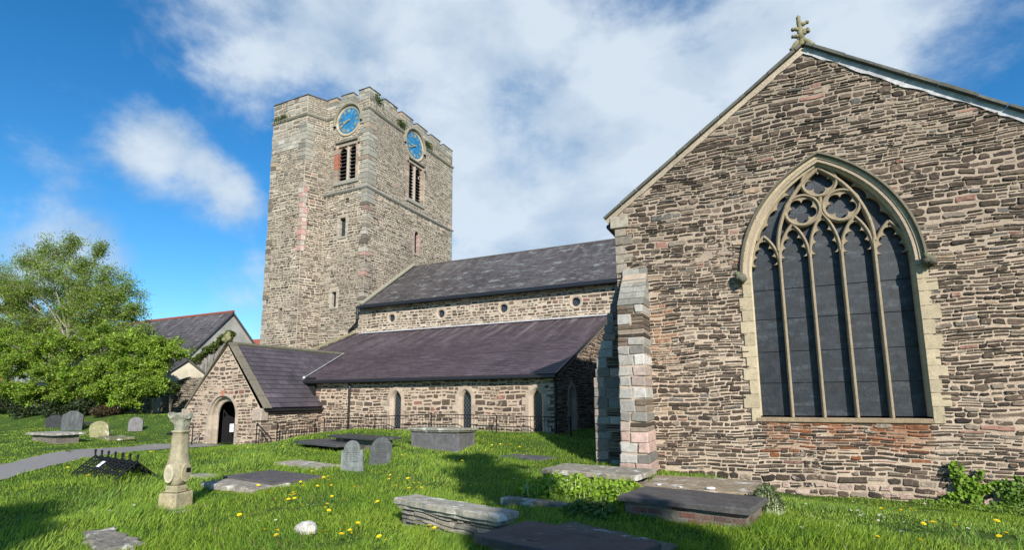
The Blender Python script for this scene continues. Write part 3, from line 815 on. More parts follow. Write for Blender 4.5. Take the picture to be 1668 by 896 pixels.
# west facing buttress at the same corner: its south side is what the camera sees
mb = MB(); r = random.Random(31)
FB = Fr((0, YT+.12, 0), (1, 0, 0), (0, 0, 1), (0, -1, 0))
lx = lambda z: XL-(.80 if z < .45 else .72) if z < .95 else XL-max(.70-(z-.95)*.30, .02)
def lxx(z):
    if z < .35: return XL-.74
    if z < .95: return XL-.74+(z-.35)*.17
    return XL-max(.64-(z-.95)*.30, .0)
prism(mb, FB, [(XL+.1, -2.6), (XL-.70, -2.6), (XL-.70, .35), (XL-.61, .95), (XL-.01, 3.05), (XL+.1, 3.05)], -.75, -.03, 0)
z = -2.4
while z < 2.95:
    h = r.uniform(.17, .3); u0 = lxx(z+h*.5); u1 = XL+.03
    m_ = u0+min(.36, (u1-u0)*.6)*r.uniform(.75, 1.15)
    if u1-u0 > .08:
        c = sc_(pick(PAL_ASH, r), .72); chbox(mb, FB, u0, m_-.005, z+.005, z+h-.005, -.75, r.uniform(-.004, .012), .014, 1, c, .006)  # palette dimmed: the shade on this buttress is put into the block colour
        if u1-m_ > .08:
            if r.random() < .35: chbox(mb, FB, m_+.005, u1, z+.005, z+h-.005, -.7, .0, .01, 1, pick(PAL_ASH, r), .006)
            else:
                for k in range(3): chbox(mb, FB, m_+.005, u1, z+h*k/3+.006, z+h*(k+1)/3-.006, -.7, -.012+r.uniform(-.01, .01), .008, 1, pick(PAL_GABLE, r), .006)
    z += h
part(mb, 'buttress', [M['mortar'], M['ashlar']])
# corner stones above the buttresses
mb = MB(); z = 3.1; k = 0
while z < ZK-.36:
    h = .24; w_ = .42 if k % 2 else .26
    chbox(mb, GT, XL-.02, XL+w_, z+.005, min(z+h, ZK-.35)-.005, -.3, .028, .012, 0, pick([(1, (.24, .21, .17)), (1, (.16, .14, .115))], r), .006); z += h; k += 1
part(mb, 'quoins', M['ashlar'])

# ---------------- aisle
ZAE, ZLT, XAE, XAW = .90, 4.14, -6.96, -23.96
FAI = Fr((0, YA, 0), (1, 0, 0), (0, 0, 1), (0, -1, 0))
lanc = [(-14.21, .23), (-10.80, .23), (-7.74, .20)]
hol = [arch(x, .21, -1.25 if i < 2 else -1.55, -.05, .32, .05, 7) for i, (x, _) in enumerate(lanc)]
hol2 = [arch(x, .21, -1.25 if i < 2 else -1.55, -.05, .32, .22, 7) for i, (x, _) in enumerate(lanc)]
P = [(-19.5, -2.2), (XAE, -2.2), (XAE, ZAE-.05), (-19.5, ZAE-.05)]
mb = MB(); face_poly(mb, FAI, [P]+hol)
rubble(mb, FAI, [P]+hol2, 41, (.08, .20), (.15, .45), .05, (.002, .02), pal=PAL_NAVE, det=1)
FAE = Fr((XAE, YA, 0), (0, 1, 0), (0, 0, 1), (1, 0, 0))
h3 = arch(1.79, .30, -1.7, -.05, .40, .05, 7); h3b = arch(1.79, .30, -1.7, -.05, .40, .24, 7)
PE = [(0, -2.2), (Y0-YA, -2.2), (Y0-YA, ZLT-.08), (.12, ZAE-.03), (0, ZAE-.03)]
face_poly(mb, FAE, [PE, h3]); rubble(mb, FAE, [PE, h3b], 43, (.06, .16), (.15, .5), .028, pal=PAL_GABLE, det=1)
FAW = Fr((XAW, Y0, 0), (0, -1, 0)); face_poly(mb, FAW, [[(0, -2.2), (Y0-YA, -2.2), (Y0-YA, ZAE), (0, ZLT)]])
part(mb, 'aisle_wall', [M['mortar'], M['rubble']])
def lancet(fr, x, hw, z0, zs, h, name='lancet_window', sd=.15):
    e = empty(name); e.parent = church; r = random.Random(int(x*10)); cc = [sc_((.40, .33, .26), r.uniform(.85, 1.1)) for _ in range(40)]
    mb = MB(); band(mb, fr, [(sd+.1, -.02), (sd+.1, .035), (.03+.08, .04), (.0, -.10), (0, -.3)], lambda d: arch(x, hw, z0, zs, h, d, 7), colfn=lambda i: cc[i//2])
    z = z0; k = 0
    while z < zs-.1:
        hh = r.uniform(.2, .3); wd = sd+.1+(.14 if k % 2 else .0)
        for s in (-1, 1):
            a, b = (x-hw-wd, x-hw-.11) if s < 0 else (x+hw+.11, x+hw+wd)
            chbox(mb, fr, a, b, z+.004, z+hh-.004, -.02, .045, .006, 0, pick([(1, (.36, .29, .23))], r), .003)
        z += hh; k += 1
    part(mb, 'surround', M['sand'], parent=e)
    mb = MB(); face_poly(mb, fr, [arch(x, hw, z0, zs, h, .02, 7)], w=-.2); part(mb, 'leaded_glass', M['diamond'], parent=e)
for i, (x, hw) in enumerate(lanc): lancet(FAI, x, .19, -1.25 if i < 2 else -1.55, -.05, .30)
lancet(FAE, 1.79, .28, -1.7, -.05, .38)
sl_a = (ZLT-ZAE)/(Y0-YA)
mb = MB(); roof(mb, (XAW, YA-.22, ZAE-.22*sl_a+.05), (XAE+.12, YA-.22, ZAE-.22*sl_a+.05), (XAE+.12, Y0+.0, ZLT+.05), (XAW, Y0+.0, ZLT+.05), 40, .014)
part(mb, 'aisle_roof', M['slate_aisle'])
mb = MB()
chbox(mb, Fr((0, YA-.32, ZAE-.17), (1, 0, 0), (0, 0, 1), (0, -1, 0)), -19.3, XAE+.14, -.02, .10, -.05, .07, .02)
chbox(mb, FAI, -19.0, XAE+.06, ZAE-.20, ZAE-.05, .0, .20, .01)
part(mb, 'aisle_gutter', M['gutter'])
# bargeboard of the east verge
V0 = Vector((XAE+.13, YA-.22, ZAE-.02)); V1 = Vector((XAE+.13, Y0, ZLT+.05)); dv = (V1-V0).normalized()
mb = MB(); fv = Fr(V0, dv, Vector((0, -dv.z, dv.y)), (1, 0, 0)); chbox(mb, fv, -.05, (V1-V0).length, -.12, .03, -.03, .02, .006)
chbox(mb, fv, .3, (V1-V0).length, -.19, -.12, -.10, -.02, .006, 1)
part(mb, 'bargeboard', [M['gutter'], M['lead']])
mb = MB(); chbox(mb, Fr((0, Y0-.28, ZLT-.06+.05), (1, 0, 0), (0, math.cos(math.atan(sl_a)), math.sin(math.atan(sl_a)))), XE, XAE+.12, .0, .3, .012, .028, .004)
part(mb, 'lead_flashing', M['lead'])
def downpipe(x, y, z0, z1, N=(0, -1, 0)):
    mb = MB(); tube(mb, [(x, y, z0), (x, y, z1)], .05, 10)
    for z in (z0+.25, (z0+z1)/2, z1-.25): tube(mb, [(x, y, z-.03), (x, y, z+.03)], .066, 10)
    tube(mb, [(x, y, z1-.02), (x, y+.02, z1+.12), (x, y-.10, z1+.24)], [.05, .05, .045], 10)
    part(mb, 'downpipe', M['gutter'])
downpipe(-16.68, YA-.13, -1.45, ZAE-.42); downpipe(XAE+.02, YA-.14, -1.7, ZAE-.42)

# ---------------- nave
FNV = Fr((0, Y0, 0), (1, 0, 0), (0, 0, 1), (0, -1, 0))
RW = [-21.0, -17.3, -13.1, -8.8, -4.6, -.4]; ZRW = 5.04
circ = lambda cx, cz, rr, n=16: [(cx+rr*math.cos(2*math.pi*k/n), cz+rr*math.sin(2*math.pi*k/n)) for k in range(n)]
mb = MB(); P = [(XE, ZLT-.4), (8.5, ZLT-.4), (8.5, 6.0), (XE, 6.0)]
face_poly(mb, FNV, [P]+[circ(x, ZRW, .25) for x in RW])
rubble(mb, FNV, [P]+[circ(x, ZRW, .38) for x in RW], 51, (.10, .22), (.16, .5), .07, (.002, .02), pal=PAL_NAVE)
P = [(XAE, -2.2), (8.5, -2.2), (8.5, ZLT-.4), (XAE, ZLT-.4)]; face_poly(mb, FNV, [P])
FNE = Fr((8.5, Y0, 0), (0, 1, 0), (0, 0, 1), (1, 0, 0)); face_poly(mb, FNE, [[(0, -2.2), (Y1-Y0, -2.2), (Y1-Y0, 6), ((Y1-Y0)/2, 9.8), (0, 6)]])
part(mb, 'nave_wall', [M['mortar_tower'], M['rubble']])
for x in RW[:5]:
    e = empty('round_window'); e.parent = church
    mb = MB(); band(mb, FNV, [(.38, -.02), (.38, .03), (.31, .03), (.25, -.04), (.24, -.2)], lambda d: circ(x, ZRW, d, 24), closed=True, col=(.40, .33, .26)); part(mb, 'surround', M['sand'], parent=e)
    mb = MB(); face_poly(mb, FNV, [circ(x, ZRW, .25)], w=-.16); part(mb, 'leaded_glass', M['diamond'], parent=e)
YR = (Y0+Y1)/2; ZNE, ZNR = 6.07, 9.84; sn = (ZNR-ZNE)/(YR-Y0)
mb = MB()
roof(mb, (XE-.0, Y0-.34, ZNE-.34*sn+.1), (8.6, Y0-.34, ZNE-.34*sn+.1), (8.6, YR, ZNR), (XE-.0, YR, ZNR), 34, .014)
roof(mb, (8.6, Y1+.3, ZNE-.2), (XE, Y1+.3, ZNE-.2), (XE, YR, ZNR), (8.6, YR, ZNR), 34, .014)
part(mb, 'nave_roof', M['slate_nave'])
mb = MB(); u = XE; r = random.Random(3)
while u < 8.5:
    tube(mb, [(u+.01, YR, ZNR-.01), (u+.43, YR, ZNR-.01)], .085, 8, 0, sc_((.08, .072, .07), r.uniform(.8, 1.2))); u += .44
part(mb, 'ridge_tiles', M['ashlar'])
mb = MB(); yg = Y0-.44
chbox(mb, Fr((0, yg, ZNE-.30), (1, 0, 0), (0, 0, 1), (0, -1, 0)), XE-.15, 8.6, .0, .16, -.07, .08, .03)
chbox(mb, FNV, XE, 8.5, ZNE-.26, ZNE-.05, .0, .32, .01)
part(mb, 'nave_gutter', M['gutter'])
mb = MB(); tube(mb, [(XE-.05, yg, ZNE-.2), (XE-.05, yg, ZNE-.55), (XE-.07, yg-.02, ZNE-.95), (XE-.15, yg+.12, ZNE-1.15), (XE-.75, Y0-.14, ZNE-1.5), (XE-.98, Y0-.12, ZNE-1.65), (XE-1.0, Y0-.12, ZNE-2.35)], .085, 10)
for p in ((XE-.05, yg, ZNE-.6), (XE-.5, Y0-.18, ZNE-1.38)): tube(mb, [Vector(p)-Vector((0, 0, .05)), Vector(p)+Vector((0, 0, .05))], .12, 10)
part(mb, 'downpipe', M['gutter'])
# raking fillet where the nave roof meets the tower
mb = MB(); a = Vector((XE+.0, Y0-.2, ZNE-.0)); b = Vector((XE, YR, ZNR+.12)); d = (b-a).normalized()
chbox(mb, Fr(a, d, Vector((0, -d.z, d.y)), (1, 0, 0)), -.1, (b-a).length, .0, .16, -.05, .22, .03, 0, (.27, .26, .2), .006)
a = Vector((XAW, YA-.25, ZAE+.03)); b = Vector((XAW, Y0, ZLT+.1)); d = (b-a).normalized()
chbox(mb, Fr(a, d, Vector((0, -d.z, d.y)), (1, 0, 0)), 0, (b-a).length, .0, .12, -.16, .10, .03, 0, (.24, .22, .13), .006)
part(mb, 'raking_fillet', M['ashlar'])

# ---------------- tower
FTS = Fr((0, Y0, 0), (1, 0, 0), (0, 0, 1), (0, -1, 0)); FTE = Fr((XE, 0, 0), (0, 1, 0), (0, 0, 1), (1, 0, 0))
FTN = Fr((0, Y1, 0), (-1, 0, 0)); FTW = Fr((XTW, 0, 0), (0, -1, 0))
ZS1, ZS2, ZPT = 20.0, 14.25, 20.95
TS = (.105, .17)
def grey_top(u, v, c, r):
    if v > 14: 
        k = min(1, (v-13)/7)*.55; g = (.225, .215, .18); return tuple(a*(1-k)+b*k for a, b in zip(c, g))
    return c
rect = lambda u0, u1, v0, v1: [(u0, v0), (u1, v0), (u1, v1), (u0, v1)]
S_open = [rect(-26.2, -24.22, 15.02, 17.8), arch(-25.38, .27, 11.0, 12.1, .35, 0, 6), rect(-26.1, -25.7, 6.15, 7.2), rect(-25.2, -24.9, 13.4, 13.7)]
E_open = [rect(30.95, 33.0, 15.05, 18.15), arch(32.25, .26, 10.95, 12.3, .5, 0, 6)]
def grow(P, d):
    xs = [p[0] for p in P]; ys = [p[1] for p in P]; cx, cy = (min(xs)+max(xs))/2, (min(ys)+max(ys))/2; hx, hy = (max(xs)-min(xs))/2, (max(ys)-min(ys))/2
    return [(cx+(x-cx)*(hx+d)/hx, cy+(y-cy)*(hy+d)/hy) for x, y in P]
mb = MB()
PS = rect(-27.6, XE, -2, ZPT); PEt = rect(Y0, Y1, 2, ZPT)
CS, CE = (-25.18, 19.42, .93), (31.76, 19.5, 1.0)
face_poly(mb, FTS, [PS]+S_open); rubble(mb, FTS, [rect(-27.4, XE, 2, ZPT)]+[grow(p, .17) for p in S_open[:3]]+[circ(CS[0], CS[1]-.0, CS[2]+.22)], 61, TS, (.18, .55), .05, (.002, .022), pal=PAL_TOWER, tint=grey_top)
face_poly(mb, FTE, [PEt]+E_open); rubble(mb, FTE, [PEt]+[grow(p, .17) for p in E_open]+[circ(CE[0], CE[1], CE[2]+.22)], 62, TS, (.18, .55), .05, (.002, .022), pal=PAL_TOWER, tint=grey_top)
face_poly(mb, FTN, [rect(-XE, -XTW, -2, ZPT)]); face_poly(mb, FTW, [rect(-Y1, -Y0, -2, ZPT)])
wbox(mb, XTW+.4, XE-.4, Y0+.4, Y1-.4, 19.6, 19.9, .01)
for x0, x1, y0, y1 in ((XTW, XE-.001, Y0+.35, Y0+.36), (XE-.36, XE-.35, Y0, Y1)): wbox(mb, x0, x1-.001, y0, y1, 19.8, ZPT, .001)
part(mb, 'tower_wall', [M['mortar_tower'], M['rubble']])
# stair turret
tp = [(-31.15, 25.2), (-27.8, 25.2), (-27.2, 26.51)]
ZT = 21.42
mb = MB(); FS1 = Fr((0, 25.2, 0), (1, 0, 0), (0, 0, 1), (0, -1, 0)); d = Vector((.6, 1.31, 0)); FS2 = Fr((-27.8, 25.2, 0), d); LS2 = d.length
slits = [rect(-29.05, -28.8, 5.3, 6.0)]; 
face_poly(mb, FS1, [rect(-31.15, -27.8, -2, ZT)]+[rect(-29.7, -29.52, 11.0, 11.6), rect(-29.5, -29.22, 5.35, 6.15)])
def turret_tint(u, v, c, r):
    c = grey_top(u, v, c, r)
    if 18.0 < v < 19.0 or (19.0 <= v and r.random() < .25): 
        k = r.uniform(.6, 1); return tuple(a*(1-k)+b*k for a, b in zip(c, (.33, .31, .27)))
    return c
tall = lambda v: v
rubble(mb, FS1, [rect(-31.15, -27.8, 2, 17.6)]+[grow(rect(-29.7, -29.52, 11.0, 11.6), .08), grow(rect(-29.5, -29.22, 5.35, 6.15), .1)], 63, TS, (.18, .55), .05, (.002, .022), pal=PAL_TOWER, tint=turret_tint)
rubble(mb, FS1, [rect(-31.15, -27.8, 17.6, ZT)], 65, (.15, .36), (.25, .7), .03, pal=PAL_TOWER, tint=turret_tint)
face_poly(mb, FS2, [rect(0, LS2, -2, ZT)]); rubble(mb, FS2, [rect(0, LS2, 2, ZT)], 64, TS, (.18, .5), .032, pal=PAL_TOWER, tint=grey_top)
face_poly(mb, Fr((-31.15, 28.5, 0), (0, -1, 0)), [rect(0, 3.3, -2, ZT)]); face_poly(mb, Fr((-27.2, 28.5, 0), (-1, 0, 0)), [rect(0, 3.95, 19, ZT)]); face_poly(mb, Fr((-27.2, 26.51, 0), (0, 1, 0)), [rect(0, 2, 19, ZT)])
wbox(mb, -31.1, -27.25, 26.4, 28.5, ZT-.1, ZT-.02, .01)
mb.add([(-31.15, 25.2, ZT-.02), (-27.8, 25.2, ZT-.02), (-27.2, 26.51, ZT-.02), (-31.15, 26.51, ZT-.02)], [[0, 1, 2, 3]])
for (u0, u1, v0, v1) in ((-29.7, -29.52, 11.0, 11.6), (-29.5, -29.22, 5.35, 6.15)):
    mb.add([FS1.p(u0, v0, -.3), FS1.p(u1, v0, -.3), FS1.p(u1, v1, -.3), FS1.p(u0, v1, -.3)], [[0, 1, 2, 3]], 2)
    for a, b, c_, d_ in ((u0-.1, u0, v0-.1, v1+.1), (u1, u1+.1, v0-.1, v1+.1), (u0, u1, v0-.12, v0), (u0, u1, v1, v1+.12)): chbox(mb, FS1, a, b, c_, d_, -.3, .03, .006, 1, (.26, .23, .19))
part(mb, 'stair_turret', [M['mortar_tower'], M['rubble'], M['dark']])
# string courses
def string(pts, z, mb, hh=.16, pr=.13, col=(.25, .235, .19)):
    sec = [(.0, -hh), (pr*.5, -hh*.8), (pr, -.02), (pr, .03), (.0, .14)]
    n = len(pts); rows = []
    for i, (x, y) in enumerate(pts):
        a = pts[max(i-1, 0)]; b = pts[min(i+1, n-1)]
        def nr(p, q):
            dx, dy = q[0]-p[0], q[1]-p[1]; l = math.hypot(dx, dy) or 1; return Vector((dy/l, -dx/l, 0))
        n1 = nr(a, (x, y)) if i > 0 else nr((x, y), b); n2 = nr((x, y), b) if i < n-1 else n1
        m_ = (n1+n2); m_ = m_/(m_.length_squared/2) if m_.length > .1 else n1
        rows.append([Vector((x, y, z))+m_*s+Vector((0, 0, t)) for s, t in sec])
    V = [v for r_ in rows for v in r_]; k = len(sec)
    Fc = [[i*k+j, (i+1)*k+j, (i+1)*k+j+1, i*k+j+1] for i in range(n-1) for j in range(k-1)]+[list(range(k)), list(range((n-1)*k, n*k))[::-1]]
    mb.add(V, Fc, 0, col)
mb = MB()
string([(-31.15, 28.4), (-31.15, 25.2), (-27.8, 25.2), (-27.2, 26.51), (CS[0]-1.3, 26.51)], ZS1, mb)
string([(CS[0]+1.3, 26.51), (XE, Y0), (XE, CE[0]-1.4)], ZS1, mb); string([(XE, CE[0]+1.4), (XE, Y1), (XTW, Y1)], ZS1, mb)
string([(-27.2, Y0), (XE, Y0), (XE, Y1), (XTW, Y1)], ZS2, mb, .14, .12, (.24, .23, .20))
part(mb, 'string_course', M['ashlar'])
# battlements
r = random.Random(77)
def merlon(fr, u0, u1, thick=.42, corner=None):
    mb = MB(); n = max(1, round((u1-u0)/.55)); z = ZPT-.01
    for row in range(2):
        cuts = [u0+(u1-u0)*k/n+(r.uniform(-.06, .06) if 0 < k < n else 0) for k in range(n+1)]
        for a, b in zip(cuts[:-1], cuts[1:]): chbox(mb, fr, a+.004, b-.004, z, z+.26, -thick, .02+r.uniform(-.01, .01), .014, 0, pick(PAL_TASH, r), .006)
        z += .262
    chbox(mb, fr, u0-.03, u1+.03, z, z+.07, -thick-.03, .06, .015, 1, (.085, .085, .07), .005)
    part(mb, 'merlon', [M['ashlar'], M['ashlar']])
for a, b in ((-24.35, XE+.0), (-25.95, -24.85), (-27.15, -26.35)): merlon(FTS, a, b)
for a, b in ((Y0+.43, 27.6), (28.15, 29.55), (30.05, 31.5), (32.0, 33.45), (33.95, 35.35), (35.85, Y1)): merlon(FTE, a, b)
FTNi = Fr((0, Y1, 0), (-1, 0, 0)); FTWi = Fr((XTW, 0, 0), (0, -1, 0))
for a in (24.2, 26.2, 28.2): merlon(FTNi, a, a+1.3)
mb = MB()
for fr, u0, u1 in ((FTS, -27.2, XE), (FTE, Y0+.0, Y1)):   # capping in the crenels and parapet coping
    u = u0
    while u < u1-.05:
        w_ = min(r.uniform(.5, .8), u1-u); chbox(mb, fr, u+.003, u+w_-.003, ZPT-.28, ZPT-.015, -.3, .028+r.uniform(-.008, .008), .014, 0, pick(PAL_TASH, r), .006); u += w_
for fr, u0, u1 in ((FS1, -31.2, -27.76), (FS2, -.03, LS2)):
    chbox(mb, fr, u0, u1, ZT-.03, ZT+.05, -.4, .06, .015, 0, (.085, .08, .07), .004)
part(mb, 'parapet', M['ashlar'])
# quoins
def quoin(mb, x, y, dirs, z0, z1, r, pal, big=.75, small=.4, hr=(.28, .42), keep=1.0):
    """blocks wrapping an outer corner; dirs = unit vectors leading away from it along the two faces"""
    a, b = Vector((*dirs[0], 0)), Vector((*dirs[1], 0)); k = 0; z = z0
    while z < z1-.1:
        h = r.uniform(*hr); la, lb = (big, small) if k % 2 else (small, big)
        if r.random() < keep:
            na, nb = (-b).normalized(), (-a).normalized(); e = .035
            o = Vector((x, y, 0))+(na+nb)*0
            fr = Fr(o, a, (0, 0, 1), -b)
            chbox(mb, fr, -e, la*r.uniform(.85, 1.1), z+.006, z+h-.006, -lb*r.uniform(.85, 1.1), e, .015, 0, pick(pal, r), .008)
        z += h; k += 1
mb = MB(); r = random.Random(5)
quoin(mb, XE, Y0, ((-1, 0), (0, 1)), 13.2, 19.8, r, PAL_TASH, .85, .45)
quoin(mb, XE, Y0, ((-1, 0), (0, 1)), 6.2, 13.2, r, [(3, (.24, .21, .17)), (1, (.30, .19, .16)), (2, (.36, .33, .28)), (4, (.13, .11, .09))], .5, .3, (.2, .34), .75)
part(mb, 'quoins', M['ashlar']); mb = MB(); quoin(mb, XE, Y1, ((-1, 0), (0, -1)), 8.5, 19.8, r, PAL_TASH, .6, .35)
part(mb, 'quoins', M['ashlar']); mb = MB(); quoin(mb, -31.15, 25.2, ((1, 0), (0, 1)), 3, 19.8, r, [(3, (.30, .28, .24)), (2, (.15, .13, .1)), (1, (.33, .24, .16))], .55, .3, (.25, .45), .7)
part(mb, 'quoins', M['ashlar'])
mb = MB()
z = 10.0
while z < 14.8:   # patched pale and pink corner stones of the turret
    h = r.uniform(.25, .45); w_ = r.uniform(.22, .5)
    chbox(mb, FS1, -27.8-w_, -27.79, z, z+h-.012, -.1, .035, .015, 0, pick([(2, (.36, .31, .26)), (2, (.36, .22, .19))], r), .008)
    chbox(mb, FS2, -.005, r.uniform(.15, .35), z, z+h-.012, -.1, .035, .015, 0, pick([(2, (.36, .31, .26)), (1, (.36, .22, .19))], r), .008); z += h
z = 16.6
while z < 19.3:
    h = .3; w_ = r.uniform(.4, .8); chbox(mb, FS1, -27.8-w_, -27.79, z, z+h-.012, -.1, .035, .015, 0, pick(PAL_TASH, r), .008)
    chbox(mb, FS2, -.005, r.uniform(.3, .7), z, z+h-.012, -.1, .035, .015, 0, pick(PAL_TASH, r), .008); z += h
for z in (17.6, 17.9, 18.2):
    u = -31.1+r.uniform(0, .2)
    while u < -28.5: w_ = r.uniform(.35, .6); chbox(mb, FS1, u, u+w_-.012, z, z+.285, -.1, .035, .012, 0, pick([(1, (.36, .345, .30)), (1, (.30, .28, .24))], r), .006); u += w_
part(mb, 'quoins', M['ashlar'])
# belfry openings
def belfry(fr, u0, u1, v0, v1, nm='belfry_window', red=True):
    e = empty(nm); e.parent = church; r = random.Random(int(v1*7)); w_ = u1-u0; mb = MB(); z = v0
    while z < v1-.05:
        h = min(r.uniform(.35, .5), v1-z)
        for s in (0, 1):
            c = (.33, .13, .085) if (red and s == 0 and v0+1.0 < z+.2 < v0+1.9) else pick([(1, (.29, .23, .185)), (1, (.33, .26, .20))], r)
            a, b = (u0-.03, u0+.18) if s == 0 else (u1-.18, u1+.03)
            chbox(mb, fr, a, b, z+.004, z+h-.004, -.3, .04, .012, 0, c, .004)
            if s == 0: chbox(mb, fr, a-.17, a+.002, z+.004, z+h-.004, -.1, .035, .01, 0, tuple(x*.95 for x in c), .004)
        z += h
    chbox(mb, fr, u0-.12, u1+.12, v0-.28, v0, -.3, .1, .02, 0, (.27, .255, .22), .006)
    chbox(mb, fr, u0-.02, u1+.02, v1-.22, v1+.02, -.3, .03, .01, 0, (.30, .25, .2), .004)
    um = (u0+u1)/2; bar2(mb, fr, [(um, v0), (um, v1-.2)], .11, -.3, -.02, .04, col=(.34, .30, .25))
    part(mb, 'surround', M['sand'], parent=e)
    mb = MB(); chbox(mb, fr, u0-.12, u1+.12, v1+.03, v1+.17, -.02, .17, .03, 0, (.20, .18, .15), .006)
    for a in (u0-.16, u1+.02): chbox(mb, fr, a, a+.14, v1-.25, v1+.13, -.02, .16, .02, 0, (.25, .21, .17), .006)
    part(mb, 'hood_mould', M['sand'], parent=e)
    hw_ = (w_/2-.18-.11)
    for cxx in (u0+.18+hw_/2, um+.11+hw_/2):
        zt = v1-.22
        mb = MB()   # ogee head plate with pointed cusps
        n = 14; V = []
        for i in range(n+1):
            t = i/n; x = cxx-hw_/2+hw_*t; zz = zt-.34+.30*(1-abs(2*t-1)**1.3)+.05*abs(math.sin(3*math.pi*t))
            V += [fr.p(x, min(zz, zt-.01), -.1), fr.p(x, zt+.02, -.1), fr.p(x, min(zz, zt-.01), -.22)]
        mb.add(V, [[3*i, 3*i+3, 3*i+4, 3*i+1] for i in range(n)]+[[3*i, 3*i+2, 3*i+5, 3*i+3] for i in range(n)], 0, (.36, .25, .2))
        part(mb, 'light_head', M['sand'], parent=e)
        nl = round((zt-v0)/.27); mb = MB()
        for k in range(nl):
            z = v0+(zt-v0-.15)*(k+.15)/nl
            f2 = Fr(fr.p(cxx, z, -.14), fr.U, fr.V*.5+(-fr.N)*.8)
            chbox(mb, Fr(fr.p(cxx, z, -.14), fr.U, (fr.V*.62-fr.N*.78)), -hw_/2-.02, hw_/2+.02, 0, .3, -.015, .015, .004, 0)
        part(mb, 'louvre', M['louvre'], parent=e)
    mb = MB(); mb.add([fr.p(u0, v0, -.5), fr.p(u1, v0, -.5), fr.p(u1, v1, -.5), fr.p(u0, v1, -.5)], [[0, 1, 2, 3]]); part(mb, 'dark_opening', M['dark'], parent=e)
belfry(FTS, -26.2, -24.22, 15.02, 17.8); belfry(FTE, 30.95, 33.0, 15.05, 18.15, red=False)
def tower_light(fr, P, u, v0, v1, hw, nm='tower_window', pink=False, glass='diamond'):
    e = empty(nm); e.parent = church; mb = MB(); r = random.Random(int(v0*9)); z = v0-.1
    while z < v1+.1:
        h = min(.36, v1+.12-z)
        for s in (-1, 1):
            c = (.36, .265, .23) if pink else (.37, .33, .27)
            a, b = (u-hw-r.uniform(.17, .3), u-hw) if s < 0 else (u+hw, u+hw+r.uniform(.17, .3))
            if h > .05: chbox(mb, fr, a, b, z+.004, z+h-.004, -.3, .035, .012, 0, sc_(c, r.uniform(.85, 1.1)), .005)
        z += .36
    chbox(mb, fr, u-hw-.1, u+hw+.1, v1-.02, v1+.2, -.3, .04, .02, 0, (.32, .28, .22), .006); chbox(mb, fr, u-hw-.1, u+hw+.1, v0-.16, v0, -.3, .06, .02, 0, (.30, .27, .22), .006)
    part(mb, 'surround', M['sand'], parent=e)
    mb = MB(); mb.add([fr.p(u-hw, v0, -.22), fr.p(u+hw, v0, -.22), fr.p(u+hw, v1, -.22), fr.p(u-hw, v1, -.22)], [[0, 1, 2, 3]])
    part(mb, 'leaded_glass' if glass == 'diamond' else 'dark_opening', M[glass], parent=e)
tower_light(FTS, None, -25.38, 11.0, 12.35, .27); tower_light(FTE, None, 32.25, 10.95, 12.7, .26, pink=True, glass='dark'); tower_light(FTS, None, -25.9, 6.15, 7.2, .2, glass='dark')
mb = MB(); mb.add([FTS.p(*q, -.3) for q in S_open[3]], [[0, 1, 2, 3]]); part(mb, 'putlog_hole', M['dark'])

# clocks
NUM = {1: 'I', 2: 'II', 3: 'III', 4: 'IIII', 5: 'V', 6: 'VI', 7: 'VII', 8: 'VIII', 9: 'IX', 10: 'X', 11: 'XI', 12: 'XII'}
def numeral(mb, fr, cx, cz, R0, R1, h):
    th = math.pi/2-h*math.pi/6; er = (math.cos(th), math.sin(th)); et = (math.sin(th), -math.cos(th)); H = R1-R0
    wd = {'I': .045, 'V': .10, 'X': .10}; s = NUM[h]; tot = sum(wd[c] for c in s)+.018*(len(s)-1); t = -tot/2
    def stroke(t0, r0, t1, r1, w):
        a = Vector((cx+er[0]*r0+et[0]*t0, cz+er[1]*r0+et[1]*t0)); b = Vector((cx+er[0]*r1+et[0]*t1, cz+er[1]*r1+et[1]*t1)); d = (b-a).normalized(); n = Vector((-d.y, d.x))*w/2
        prism(mb, fr, [tuple(a+n), tuple(a-n), tuple(b-n), tuple(b+n)], 0.035, .055)
    for c in s:
        w = wd[c]
        if c == 'I': stroke(t+w/2, R0, t+w/2, R1, .034)
        if c == 'V': stroke(t, R1, t+w/2, R0, .03); stroke(t+w, R1, t+w/2, R0, .02)
        if c == 'X': stroke(t, R1, t+w, R0, .03); stroke(t+w, R1, t, R0, .02)
        t += w+.018
